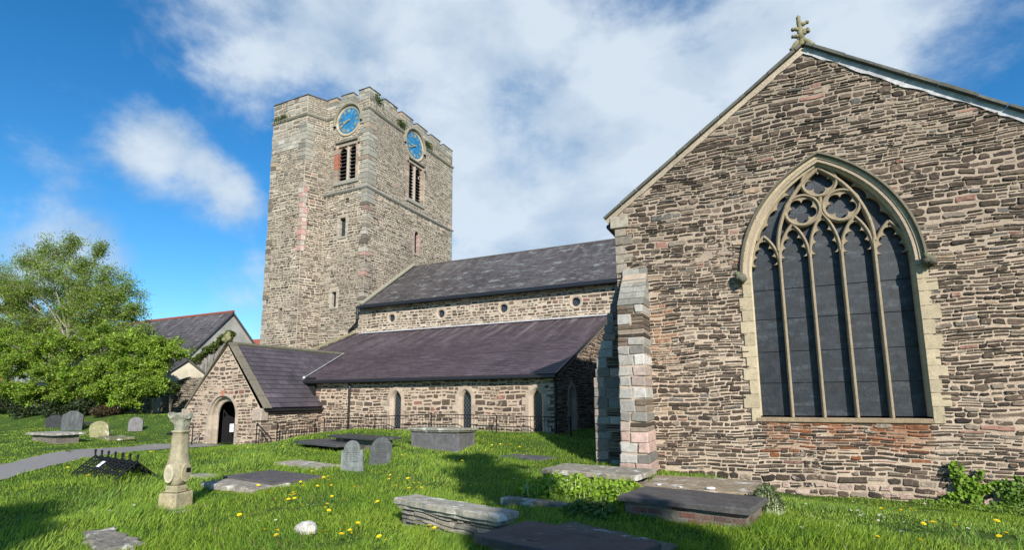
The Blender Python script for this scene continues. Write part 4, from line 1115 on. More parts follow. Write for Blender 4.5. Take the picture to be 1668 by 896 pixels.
def clock(fr, cx, cz, R0):
    e = empty('clock'); e.parent = church
    mb = MB(); prism(mb, fr, circ(cx, cz, R0, 48), -.02, .03); part(mb, 'dial', M['blue'], parent=e)
    for h in range(1, 13): mb = MB(); numeral(mb, fr, cx, cz, R0*.68, R0*.92, h); part(mb, 'roman_numeral', M['gold'], parent=e)
    for nm, ang, ln, wd in (('hour_hand', 260, R0*.55, .085), ('minute_hand', 240, R0*.88, .055)):
        t = R(90-ang); er = Vector((math.cos(t), math.sin(t))); et = Vector((-er.y, er.x)); c = Vector((cx, cz)); mb = MB()
        P = [c-er*.16+et*wd*.5, c-er*.16-et*wd*.5, c+er*ln*.66-et*wd*.35, c+er*ln*.72-et*wd*1.0, c+er*ln, c+er*ln*.72+et*wd*1.0, c+er*ln*.66+et*wd*.35]
        prism(mb, fr, [tuple(p) for p in P], .07 if nm[0] == 'h' else .09, .085 if nm[0] == 'h' else .105); part(mb, nm, M['gold'], parent=e)
    cc = [pick([(2, (.36, .31, .22)), (1, (.34, .30, .22))], random.Random(k)) for k in range(60)]
    mb = MB(); band(mb, fr, [(R0+.20, -.02), (R0+.20, .06), (R0+.14, .07), (R0+.02, .035), (R0, .0)], lambda d: circ(cx, cz, d, 48), closed=True, colfn=lambda i: cc[i//3]); part(mb, 'stone_ring', M['sand'], parent=e)
    mb = MB(); half = lambda d: [(cx+d*math.cos(math.pi*(-.06+1.12*k/30)), cz+d*math.sin(math.pi*(-.06+1.12*k/30))) for k in range(31)]
    band(mb, fr, [(R0+.19, .0), (R0+.19, .15), (R0+.26, .21), (R0+.36, .19), (R0+.40, -.02)], half, col=(.24, .22, .165)); part(mb, 'hood_mould', M['ashlar'], parent=e)
clock(FTS, *CS); clock(FTE, *CE)
# plants growing in the parapet joints
def leaves(mb, c, n, sp, size, col, r, flat=None):
    for _ in range(n):
        p = Vector(c)+Vector((r.gauss(0, sp[0]), r.gauss(0, sp[1]), r.gauss(0, sp[2])))
        a = Vector((r.gauss(0, 1), r.gauss(0, 1), r.gauss(0, 1))).normalized(); b = a.orthogonal().normalized()
        if flat is not None: a = (a*.6+Vector(flat)).normalized(); b = a.orthogonal().normalized(); 
        b2 = a.cross(b); t = r.uniform(0, 6.28); e1 = b*math.cos(t)+b2*math.sin(t); e2 = b2*math.cos(t)-b*math.sin(t)
        s = size*r.uniform(.6, 1.3); k = r.uniform(.65, 1.4)
        mb.add([p-e1*s, p-e1*s*.2+e2*s*.62, p+e1*s, p-e1*s*.2-e2*s*.62], [[0, 1, 2, 3]], 0, (col[0]*k*r.uniform(.9, 1.1), col[1]*k, col[2]*k))

# ---------------- porch
YP, XPR, ZPR, XPE, XPW, ZPE = 15.13, -20.68, 2.36, -18.33, -23.25, -.40
FP = Fr((0, YP, 0), (1, 0, 0), (0, 0, 1), (0, -1, 0))
xr, xl = -18.52, -23.3
P = [(xl, -2.4), (xr+.1, -2.4), (xr+.1, -.42), (XPR+.0, 2.30), (xl, -.42)]
DX, DA, DZ0, DZS, DH = -20.72, .60, -2.4, -.66, .56
dar = lambda d: arch(DX, DA, DZ0, DZS, DH, d, 12)
mb = MB(); face_poly(mb, FP, [P, dar(.24)])
rubble(mb, FP, [P, dar(.33)], 71, (.08, .2), (.14, .42), .06, (.002, .02), pal=PAL_NAVE, det=1)
for fr, w_ in ((Fr((xr+.1, YP, 0), (0, 1, 0)), YA-YP), (Fr((xl, YA, 0), (0, -1, 0)), YA-YP)):
    Q = [(0, -2.4), (w_, -2.4), (w_, -.42), (0, -.42)]; face_poly(mb, fr, [Q]); rubble(mb, fr, [Q], 72, (.08, .2), (.14, .45), .04, pal=PAL_NAVE)
part(mb, 'porch_wall', [M['mortar'], M['rubble']])
dd = empty('porch_doorway'); dd.parent = church; r = random.Random(12); cc = [sc_((.36, .30, .235), r.uniform(.85, 1.1)) for _ in range(60)]
mb = MB()
band(mb, FP, [(.34, -.02), (.34, .045), (.24, .05), (.22, -.03), (.17, -.04), (.15, -.18), (.04, -.19), (.0, -.22), (0, -.27)], dar, colfn=lambda i: cc[i//2])
chbox(mb, FP, DX-.1, DX+.06, DZS+DH+.26, DZS+DH+.50, -.02, .075, .01, 0, (.38, .15, .09), .004)
z = -2.2; k = 0
while z < DZS-.1:
    h = r.uniform(.2, .3)
    for s in (-1, 1):
        wd = .38 if k % 2 else .46
        a, b = (DX-DA-wd, DX-DA-.24) if s < 0 else (DX+DA+.24, DX+DA+wd)
        chbox(mb, FP, a, b, z+.004, z+h-.004, -.02, .06, .008, 0, pick([(1, (.36, .30, .235))], r), .004)
    z += h; k += 1
part(mb, 'stone_arch', M['sand'], parent=dd)
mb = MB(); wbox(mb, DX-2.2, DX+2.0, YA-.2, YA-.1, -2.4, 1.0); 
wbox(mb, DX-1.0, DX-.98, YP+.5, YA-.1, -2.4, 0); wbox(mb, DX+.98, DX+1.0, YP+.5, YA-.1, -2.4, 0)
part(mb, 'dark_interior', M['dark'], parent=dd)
gt = empty('porch_gate'); gt.parent = church; mb = MB(); yg2 = YP+.24
g0, g1 = DX-.28, DX+DA-.02
topz = lambda x: -.42-.42*(1-((g1-x)/(g1-g0))**2) if True else 0
n = 6
for i in range(n+1):
    x = g0+(g1-g0)*i/n; tube(mb, [(x, yg2, -1.95), (x, yg2, topz(x))], .013, 6)
tube(mb, [(g0+(g1-g0)*i/12, yg2, topz(g0+(g1-g0)*i/12)) for i in range(13)], .02, 6)
tube(mb, [(g0, yg2, -1.88), (g1, yg2, -1.88)], .02, 6); tube(mb, [(g0, yg2, -1.55), (g1, yg2, -1.55)], .018, 6)
for i in range(n):
    x = g0+(g1-g0)*i/n; x2 = g0+(g1-g0)*(i+1)/n; tube(mb, [(x, yg2, -1.88), ((x+x2)/2, yg2, -1.6), (x2, yg2, -1.88)], .012, 6)
part(mb, 'gate_bars', M['iron'], parent=gt)
mb = MB()
fg = Fr((DX+.22, yg2-.04, -1.0), (1, 0, .03))
for v0, v1 in ((-.17, -.005), (-.345, -.18)): chbox(mb, fg, 0, .25, v0, v1, 0, .006, .001, 0)
for k in range(5): chbox(mb, fg, .03, .15+.06*(k % 3)/2, -.04-.026*k, -.034-.026*k, .006, .008, .0005, 1)
part(mb, 'notice', [M['paper'], M['iron']], parent=gt)
mb = MB(); dp_ = (ZPR-(ZPE))/(XPE-XPR)
YV = YA+(ZPR-ZAE)/sl_a
def porch_roof(s):
    ex = XPE if s > 0 else XPR-(XPE-XPR); ez = ZPE+.07; 
    roof(mb, (ex, YP+.05, ez), (ex, YA+.1, ez), (XPR, YA+.1, ZPR+.05), (XPR, YP+.05, ZPR+.05), 14, .016)
    # back part dying into the aisle roof
    tri = [Vector((XPR, YA+.1, ZPR+.05)), Vector((XPR, YV+.15, ZPR+.05)), Vector((ex, YA+.1, ez))]
    mb.add(tri, [[0, 1, 2]] if s < 0 else [[0, 2, 1]], 0, uvs=[(YA-YP, 3.6), (YV-YP, 3.6), (YA-YP, 0)])
porch_roof(1); porch_roof(-1)
part(mb, 'porch_roof', M['slate_porch'])
mb = MB(); tube(mb, [(XPR, YP, ZPR+.06), (XPR, YV, ZPR+.06)], .085, 8, 0, (.13, .125, .085)); part(mb, 'ridge_tiles', M['ashlar'])
mb = MB(); xv = XPR+(ZPR-ZAE)/dp_
a = Vector((XPR+.05, YV, ZPR+.12)); b = Vector((xv+.05, YA-.2, ZAE+.1)); tube(mb, [a, b], .016, 6); lump(mb, b+Vector((0, 0, 0)), .07, .1, 3, (1, 1, 1))
part(mb, 'lead_valley', M['lead'])
for s in (-1, 1):
    mb = MB(); ex = XPR+s*(XPE-XPR+.12); a = Vector((ex, YP, ZPE+.0)); b = Vector((XPR, YP, ZPR+.08)); d = (b-a).normalized(); fr = Fr(a, d, Vector((-d.z, 0, d.x)) if s < 0 else Vector((d.z, 0, -d.x)), (0, -1, 0)); l = (b-a).length; u = 0
    while u < l-.02:
        w_ = min(r.uniform(.55, .9), l-u); chbox(mb, fr, u+.004, u+w_-.004, .035, .10, -.30, .08, .012, 0, sc_((.155, .14, .105), r.uniform(.85, 1.15)), .004); u += w_
    part(mb, 'gable_coping', M['ashlar'])
mb = MB()
chbox(mb, FP, xr-.38, xr+.18, -.86, -.36, -.3, .07, .03, 0, (.35, .29, .24), .01); part(mb, 'kneeler', M['ashlar']); mb = MB(); chbox(mb, FP, xl-.08, xl+.42, -.80, -.38, -.3, .07, .03, 0, (.33, .28, .22), .01)
part(mb, 'kneeler', M['ashlar'])
mb = MB(); col = (.20, .19, .09); chbox(mb, FP, XPR-.13, XPR+.13, ZPR+.08, ZPR+.26, -.15, .15, .05, 0, col, .01)
for s in (-1, 1): lump(mb, (XPR+s*.13, YP-.1, ZPR+.22), .11, .25, s+4, col)
lump(mb, (XPR, YP-.05, ZPR+.34), .13, .2, 9, col, (1, 1, 1.3)); lump(mb, (XPR+.02, YP-.03, ZPR+.5), .06, .25, 10, col)
part(mb, 'finial', M['sand'], smooth=True)
mb = MB(); chbox(mb, Fr((XPE+.02, YP+.1, ZPE-.03), (0, 1, 0), (0, 0, 1), (1, 0, 0)), 0, YA-YP-.1, -.05, .05, -.05, .06, .015); chbox(mb, Fr((XPE+.02, YP+.1, ZPE-.03), (0, 1, 0), (0, 0, 1), (1, 0, 0)), 0, YA-YP-.1, -.16, -.06, -.2, -.03, .01)
part(mb, 'porch_gutter', M['gutter'])
#@@MORE@@
# ================================================================== THE CHURCHYARD
EXCL = [PATH_POLY]
def tomb_rect(px, Z):
    q = [at(x, y, Z=Z) for x, y in px]        # a front-left, b front-right, c back-right, d back-left of the top
    a, b, c, d = q; ctr = (a+b+c+d)/4; u = ((b-a)+(c-d))/2; L_ = u.length; u.normalize(); w = ((d-a)+(c-b))/2; W_ = abs(w.dot(Vector((-u.y, u.x, 0))))
    return ctr, u, L_, W_
def slab_mesh(mb, fr, L_, W_, z1, T, seed, rough=.006, ch=.012, mi=0, col=(1, 1, 1), edge=.25, wob=.004):
    """weathered ledger: fr.U long axis, fr.V across, fr.N up; top at z1"""
    r = random.Random(seed); pts = []
    cs = [(-L_/2, -W_/2), (L_/2, -W_/2), (L_/2, W_/2), (-L_/2, W_/2)]
    for i in range(4):
        a, b = cs[i], cs[(i+1) % 4]; n = max(2, int(math.hypot(b[0]-a[0], b[1]-a[1])/edge*2))
        for k in range(n): pts.append((a[0]+(b[0]-a[0])*k/n+r.uniform(-rough, rough), a[1]+(b[1]-a[1])*k/n+r.uniform(-rough, rough)))
    n = len(pts); V = []
    for ins, z in ((0, z1-T), (0, z1-ch), (ch*.35, z1-ch*.4), (ch*1.2, z1), (min(W_, L_)*.22, z1)):
        for x, y in pts:
            sx, sy = 1-ins/(L_/2), 1-ins/(W_/2); V.append(fr.p(x*sx, y*sy, z+(r.uniform(-wob, wob) if z > z1-T else 0)))
    Fc = [[k*n+i, k*n+(i+1) % n, (k+1)*n+(i+1) % n, (k+1)*n+i] for k in range(4) for i in range(n)]+[list(range(4*n, 5*n)), list(range(n))[::-1]]
    mb.add(V, Fc, mi, col)
def excl(fr, L_, W_, g=0.0):
    EXCL.append([tuple(fr.p(a*(L_/2+g), b*(W_/2+g))[:2]) for a, b in ((-1, -1), (1, -1), (1, 1), (-1, 1))])
def frame_up(ctr, u, z=0, tilt=0, roll=0):
    u = Vector((u[0], u[1], math.tan(tilt))).normalized(); v = Vector((-u.y, u.x, math.tan(roll))).normalized(); return Fr((ctr[0], ctr[1], z), u, v)
def sides(fr, L_, W_):
    for o, U, l in (((-L_/2, -W_/2), fr.U, L_), ((L_/2, -W_/2), fr.V, W_), ((L_/2, W_/2), -fr.U, L_), ((-L_/2, W_/2), -fr.V, W_)):
        yield Fr(fr.p(*o), U, (0, 0, 1)), l
def bricks(mb, fr, l, z0, z1, r, pal, bl=.22, bh=.075):
    z = z1
    k = 0
    while z > z0:
        u = -(.11 if k % 2 else 0)
        while u < l:
            a, b = max(u, 0), min(u+bl, l)
            if b-a > .03: chbox(mb, fr, a+.005, b-.005, max(z-bh, z0)+.004, z-.004, -.05, r.uniform(-.006, .008), .006, 1, pick(pal, r), .003)
            u += bl
        z -= bh; k += 1
def ledger_tomb(name, label, px, Z, T, mat, col, base='rubble', inset=.08, seed=1, group=None, cat='tomb', tilt=0, roll=0, rough=.006, moulded=False, base_pal=PAL_ASH, wob=.004, over=None):
    ctr, u, L_, W_ = tomb_rect(px, Z)
    if over: L_, W_ = over[0] or L_, over[1] or W_
    zg = tz(ctr.x, ctr.y); root = empty(name, (ctr.x, ctr.y, zg), label, cat, group)
    fr = frame_up(ctr, u, Z, tilt, roll); r = random.Random(seed)
    mb = MB(); slab_mesh(mb, fr, L_, W_, 0, T, seed, rough, .014, 0, col, wob=wob)
    if moulded: slab_mesh(mb, fr, L_-.07, W_-.07, -T, .05, seed+1, rough, .02, 0, tuple(c*.9 for c in col))
    mb.build('ledger', mat, root)
    if base:
        mb = MB(); f2 = Fr((ctr.x, ctr.y, 0), (u.x, u.y, 0), (-u.y, u.x, 0)); l2, w2 = L_-2*inset, W_-2*inset; zt = Z-T-(.05 if moulded else 0)+.01
        for f_, l in sides(f2, l2, w2):
            face_poly(mb, f_, [rect(0, l, zg-.3, zt)])
            if base == 'rubble': rubble(mb, f_, [rect(0, l, zg-.2, zt)], seed, (.05, .12), (.1, .35), .025, (.01, .05), base_pal, 2, 1)
            elif base == 'brick': bricks(mb, f_, l, zg-.15, zt, r, base_pal)
            elif base == 'block': bricks(mb, f_, l, zg-.15, zt, r, base_pal, .45, .16)
        mb.build('base', [M['mortar_dark'], M['ashlar']], root)
    settle(root, Vector((ctr.x, ctr.y, zg))); excl(Fr((ctr.x, ctr.y, 0), (u.x, u.y, 0), (-u.y, u.x, 0)), L_, W_, -.03)
    return root, fr, L_, W_
DK = (.050, .050, .052); DK2 = (.070, .068, .070); PALE = (.26, .25, .22); MOSS = (.21, .195, .13)
# foreground
fl = ledger_tomb('ledger_tomb', 'large dark slate ledger in the shade at the bottom edge, nearest of all the tombs', [(793.5, 876), (1010, 925), (1072, 883), (840, 844.4)], -1.34, .075, M['slate_stone'], (.048, .048, .052), 'block', .12, 3, base_pal=[(1, (.07, .065, .06))])
def inscription(tomb, u0, u1, v0, v1, rows, seed, col):
    root, fr, L_, W_ = tomb; r = random.Random(seed); mb = MB()
    for k in range(rows):   # worn lines of cut letters, too weathered to read
        u = u0+(u1-u0)*(k+.5)/rows; v = v0+r.uniform(0, .08); end = v1-r.uniform(0, .1)
        while v < end:
            w = r.uniform(.008, .022)
            if r.random() < .8: mb.add([fr.p(u-.011, v, .0012), fr.p(u+.011, v, .0012), fr.p(u+.011, v+w*.45, .0012), fr.p(u-.011, v+w*.45, .0012)], [[0, 1, 2, 3]], 0, col)
            v += w+.006
    o = mb.build('inscription', M['slate_stone'], root); o.location = -root.location
inscription(fl, -.62, .0, -.30, .30, 9, 3, (.014, .014, .015))
ledger_tomb('table_tomb', 'low table tomb with lichen-spotted pale ledger on a rubble base, tilted in the grass', [(643, 812), (812, 843), (842, 831), (675, 805)], -1.28, .07, M['tombstone'], (.29, .275, .23), 'rubble', .09, 5, roll=-.03, rough=.016, moulded=True, wob=.008, base_pal=[(3, (.24, .225, .19)), (2, (.17, .16, .14)), (1, (.30, .27, .22))])
ledger_tomb('brick_tomb', 'dark grey slate ledger on a low red brick base before the gable wall', [(1017.4, 808.4), (1234, 833), (1240, 809.3), (1041, 791)], -1.38, .07, M['slate_stone'], (.082, .077, .075), 'brick', .07, 7, base_pal=[(4, (.155, .075, .06)), (2, (.11, .07, .06)), (2, (.15, .135, .12))])
ledger_tomb('stone_tomb', 'pale mossy ledger against the gable wall, behind the dark slate brick tomb', [(1051, 791), (1241, 808), (1245, 781), (1063, 776)], -1.42, .09, M['tombstone'], (.27, .215, .145), 'rubble', .04, 9, rough=.014)
ledger_tomb('ledger_tomb', 'pale lichened ledger on an ivy-grown broken brick base beside the gable buttress', [(889.4, 765.5), (1050, 776), (1057, 764.5), (915, 753.5)], -1.33, .085, M['tombstone'], (.25, .225, .175), 'brick', .12, 11, rough=.018, base_pal=[(3, (.24, .13, .10)), (2, (.18, .15, .12))])
ledger_tomb('ledger_tomb', 'black slate ledger raised on a low base, upper of the two near the porch railings', [(540, 709.6), (628.5, 716), (642.7, 711.5), (564, 706.5)], -1.22, .07, M['slate_stone'], DK, 'block', .2, 13, base_pal=[(1, (.07, .065, .06))])
ledger_tomb('flat_gravestone', 'black slate slab lying low in grass just in front of the raised black ledger', [(490.6, 718.7), (545, 725), (604, 720), (522, 714)], -1.42, .09, M['slate_stone'], DK2, None, .1, 14)
ledger_tomb('flat_gravestone', 'flat weathered beige slab sunk in grass left of the two slate headstones', [(461, 755), (515, 764), (558, 757.3), (474, 748)], -1.585, .1, M['tombstone'], (.30, .27, .215), None, .1, 15, rough=.03, wob=.01)
ledger_tomb('flat_gravestone', 'wide smooth dark slate slab lying flat right of the carved stone pillar', [(376, 776), (452, 790), (520, 774), (432, 765)], -1.52, .08, M['slate_stone'], (.092, .084, .082), None, .1, 16, rough=.004)
ledger_tomb('flat_gravestone', 'cracked pale lichened slab with ragged edge, touching the wide dark slab', [(338, 788), (420, 799), (462, 787), (372, 777)], -1.555, .09, M['tombstone'], (.26, .235, .19), None, .1, 17, rough=.03, wob=.012)
ledger_tomb('flat_gravestone', 'narrow pale slab flush with the turf just right of the stone pillar', [(314, 776), (345, 779), (352, 773), (318, 770)], -1.60, .07, M['tombstone'], (.27, .25, .21), None, .1, 18, rough=.03)
ledger_tomb('flat_gravestone', 'thin dark slab flush in long grass between the chest tomb and the gable', [(820, 743), (882, 749.5), (902, 744), (838, 739)], -1.585, .06, M['slate_stone'], (.09, .09, .092), None, .1, 19)
ledger_tomb('flat_gravestone', 'sunken broken slab with dead grass around it at the bottom left', [(118, 870), (172, 900), (236, 884), (188, 859)], -1.61, .06, M['tombstone'], (.19, .175, .145), None, .1, 20, rough=.05, wob=.012)
ledger_tomb('flat_gravestone', 'flat mossy slab with pale lichen roundels behind the large foreground ledger', [(905, 862), (1070, 905), (1098, 886), (915, 846)], -1.60, .06, M['tombstone'], (.13, .115, .085), None, .1, 22, rough=.03)
ledger_tomb('flat_gravestone', 'mossy flat stone half hidden in the grass in the bottom right corner', [(1580, 884), (1668, 896), (1668, 876), (1590, 870)], -1.66, .06, M['tombstone'], (.17, .16, .12), None, .1, 23, rough=.04)
ledger_tomb('flat_gravestone', 'small mossy orange-edged stone at the foot of the wall beside the ivy', [(1488, 838), (1560, 848), (1566, 838), (1492, 830)], -1.99, .12, M['tombstone'], (.25, .20, .10), None, .1, 24, rough=.03)
ledger_tomb('kerb_stone', 'long weathered kerb stone in front of the leafy green plants', [(820, 811), (998, 832), (1002, 826), (822, 807.5)], -1.55, .12, M['tombstone'], (.20, .175, .135), None, .1, 25, cat='kerb stone', rough=.012)
ledger_tomb('kerb_stone', 'worn kerb stone behind the leafy plants, at the foot of the ivy-grown tomb', [(905, 793), (1032, 801), (1034, 795), (910, 788)], -1.53, .12, M['tombstone'], (.26, .21, .15), None, .1, 26, cat='kerb stone', rough=.012)
# flat footing stone beside the pale table tomb
ledger_tomb('footing_stone', 'flat bare stone strip in the grass along the front of the pale table tomb', [(640, 850), (770, 876), (790, 866), (664, 843)], -1.625, .05, M['tombstone'], (.17, .14, .105), None, .1, 27, rough=.03, cat='slab')
# left of the path
ledger_tomb('table_tomb', 'small pale table tomb on a brick base beyond the path at far left', [(57, 706), (112, 708.5), (123, 703), (76, 701)], -1.32, .09, M['tombstone'], (.26, .25, .21), 'block', .16, 28, base_pal=[(1, (.16, .14, .12))], rough=.02, over=(2.3, 1.15))
ledger_tomb('ledger_tomb', 'low dark shaded ledger behind the greenish leaning headstone', [(122, 689), (160, 690), (168, 686.5), (132, 685.5)], -1.30, .1, M['slate_stone'], DK, 'block', .3, 29, base_pal=[(1, (.06, .055, .05))])
ledger_tomb('flat_gravestone', 'fallen mossy stone lying at the foot of the greenish leaning headstone', [(176, 714), (198, 716), (201, 710), (178, 707)], -1.62, .12, M['tombstone'], (.14, .14, .075), None, .1, 30, rough=.03)

# chest tomb
def chest_tomb():
    px = [(662, 694.5), (748.4, 699.8), (774, 691), (690, 687)]; Z = -.95
    k_ = at(748, 700, Z=Z); u = Vector((1, -.03, 0)).normalized(); L_, W_ = 1.98, 1.15; ctr = k_-u*L_/2+Vector((-u.y, u.x, 0))*W_/2; zg = tz(ctr.x, ctr.y)
    root = empty('chest_tomb', (ctr.x, ctr.y, zg), 'tall grey panelled chest tomb with pale moulded lid, alone in front of the aisle railings', 'tomb')
    mb = MB(); fr = frame_up(ctr, u, Z, 0, -.03); slab_mesh(mb, fr, L_, W_, 0, .06, 1, .004, .015, 0, (.24, .24, .19)); slab_mesh(mb, fr, L_-.08, W_-.08, -.06, .045, 2, .003, .02, 0, (.22, .22, .17))
    slab_mesh(mb, fr, L_-.15, W_-.15, -.105, .03, 3, .003, .01, 0, (.10, .10, .10)); mb.build('lid', M['tombstone'], root)
    f2 = Fr((ctr.x, ctr.y, 0), (u.x, u.y, 0), (-u.y, u.x, 0)); l2, w2 = L_-.2, W_-.2
    mb = MB(); c = (.115, .112, .115)
    for f_, l in sides(f2, l2, w2): face_poly(mb, f_, [rect(0, l, zg-.3, Z-.12)])
    mb.c = [c]*len(mb.f); mb.build('side_slabs', M['slate_stone'], root)
    for f_, l in sides(f2, l2, w2):
        n = 2 if l > 1.2 else 1; pw = l/n
        for k in range(n):
            a, b = k*pw+.09, (k+1)*pw-.09; z0, z1 = zg-.1, Z-.2; q = .09
            P = [(a, z0), (b, z0), (b, z1-q), (b-q*.3, z1-q), (b-q, z1-q*.3), (b-q, z1), (a+q, z1), (a+q, z1-q*.3), (a+q*.3, z1-q), (a, z1-q)]
            mb = MB(); bar2(mb, f_, P, .014, 0, .014, .004, col=(.13, .125, .135), closed=True); mb.build('panel_moulding', M['slate_stone'], root)
        for u_ in (.0, l-.07): mb = MB(); chbox(mb, f_, u_, u_+.07, zg-.2, Z-.13, -.02, .018, .004, 0, (.13, .125, .135)); mb.build('pilaster', M['slate_stone'], root)
    settle(root, Vector((ctr.x, ctr.y, zg))); excl(f2, L_-.1, W_-.1)
chest_tomb()

# headstones
def head_profile(kind, w, h):
    P = []
    if kind == 'round': P = [(w/2, 0), (w/2, h-w*.42)]+[(w/2*math.cos(t), h-w*.42+w*.42*math.sin(t)) for t in [math.pi*k/14 for k in range(1, 14)]]+[(-w/2, h-w*.42), (-w/2, 0)]
    if kind == 'shoulder':
        s = h*.72; P = [(w/2, 0), (w/2, s), (w*.44, s+.02), (w*.36, s+.02)]+[(w*.36*math.cos(t), s+.03+(h-s-.03)*math.sin(t)) for t in [math.pi*k/14 for k in range(0, 15)]]+[(-w*.36, s+.02), (-w*.44, s+.02), (-w/2, s), (-w/2, 0)]
    if kind == 'ogee':
        s = h*.78; P = [(w/2, 0), (w/2, s), (w*.46, s+(h-s)*.28), (w*.36, s+(h-s)*.42), (w*.27, s+(h-s)*.72), (w*.14, h-.01), (0, h), (-w*.14, h-.01), (-w*.27, s+(h-s)*.72), (-w*.36, s+(h-s)*.42), (-w*.46, s+(h-s)*.28), (-w/2, s), (-w/2, 0)]
    if kind == 'gable': P = [(w/2, 0), (w/2, h*.74), (w*.42, h*.86), (w*.2, h*.97), (0, h), (-w*.25, h*.93), (-w*.44, h*.8), (-w/2, h*.68), (-w/2, 0)]
    if kind == 'flat': P = [(w/2, 0), (w/2, h*.93), (w*.4, h), (-w*.42, h), (-w/2, h*.9), (-w/2, 0)]
    return P
def inscribed(name, c1, light=.5):
    m, nt, b, o = new_mat(name); n = NB(nt); p = n.obj(); g = n.geo()
    a = n.noise(g, 6, 7, .65); f = n.noise(g, 40, 4, .6)
    st = n.noise(n.mapg(g, (7, 7, 1.2)), 1.4, 5, .6)
    c = n.mix(n.ramp(a, [(.35, 0), (.7, 1)]), (*c1, 1), tuple(min(1, x*1.9) for x in c1)+(1,))
    c = n.mix(n.ramp(st, [(.5, 0), (.7, light)]), c, (.24, .26, .24, 1))
    sx = n.N.new('ShaderNodeSeparateXYZ'); n.L.new(p, sx.inputs[0])
    row = n.m('GREATER_THAN', n.m('SINE', n.m('MULTIPLY', sx.outputs[2], 150)), .05)
    let = n.m('GREATER_THAN', n.noise(n.mapg(p, (75, 1, 24)), 1, 2, .5), .5)
    ins = n.m('LESS_THAN', n.m('ABSOLUTE', sx.outputs[0]), .15)
    z1 = n.m('MULTIPLY', n.m('GREATER_THAN', sx.outputs[2], .2), n.m('LESS_THAN', sx.outputs[2], .56))
    k = n.m('MULTIPLY', n.m('MULTIPLY', row, let), n.m('MULTIPLY', ins, z1))
    c = n.mix(n.m('MULTIPLY', k, .8), c, (.025, .027, .028, 1))
    n.put(b.inputs['Base Color'], c); b.inputs['Roughness'].default_value = .75
    n.L.new(n.bump(n.m('SUBTRACT', n.m('MULTIPLY_ADD', f, .3, a), n.m('MULTIPLY', k, .5)), .7, .006), b.inputs['Normal'])
    return m
M['ins_dark'] = inscribed('inscribed_slate', (.042, .048, .05), .25)
M['ins_grey'] = inscribed('inscribed_grey_stone', (.10, .112, .112), .8)
def headstone(label, px, py, kind, w, h, yaw, lean, side, mat, T=.075, col=None, name='headstone', group=None):
    g = ground_at(px, py); P = head_profile(kind, w, h+.15); P = [(x, z-.15) for x, z in P]
    mb = MB(); n = len(P); V = []; r = random.Random(int(px)); c = .008
    P = [(x+r.uniform(-.004, .004), z+r.uniform(-.004, .004)) for x, z in P]
    for ins, y in ((0, T/2), (0, -T/2+c), (c, -T/2)):
        for x, z in P: V.append(Vector((x*(1-ins/(w/2)), y, z-(ins if z > h*.5 else 0))))
    Fc = [[k*n+i, k*n+(i+1) % n, (k+1)*n+(i+1) % n, (k+1)*n+i] for k in (0, 1) for i in range(n)]+[list(range(2*n, 3*n)), list(range(n))[::-1]]
    mb.add(V, Fc, 0, col or (1, 1, 1)); o = mb.build(name, mat); tag(o, label, 'headstone', group)
    o.location = g; o.rotation_euler = (lean, side, yaw); return o
headstone('upright grey slate headstone with shouldered round top and faded inscription, left of a close pair', 574, 768, 'shoulder', .54, .71, .32, .04, -.02, M['ins_grey'])
headstone('dark slate headstone leaning left, right of the close pair in the grass', 618, 758, 'gable', .54, .72, .62, .03, .10, M['ins_dark'])
headstone('small dark greenish headstone by the railings beside the porch', 486, 707, 'flat', .42, .56, .35, .05, .06, M['ins_dark'])
headstone('tall dark headstone with curved shouldered top standing at far left beyond the path', 116, 702, 'ogee', 1.02, 1.12, .75, -.02, .02, M['ins_dark'], .1)
headstone('black rough leaning stone in the shade behind the tall dark headstone', 90, 696, 'gable', .95, .75, .6, .12, -.14, M['slate_stone'], .2, (.04, .042, .045))
headstone('greenish lichen-covered headstone leaning left beyond the path', 163, 713, 'round', .78, .76, .7, .05, -.14, M['tombstone'], .14, (.24, .23, .12))
headstone('small plain grey round-topped headstone left of the porch', 220, 703, 'round', .68, .76, .72, .0, .02, M['slate_stone'], .09, (.16, .156, .16))

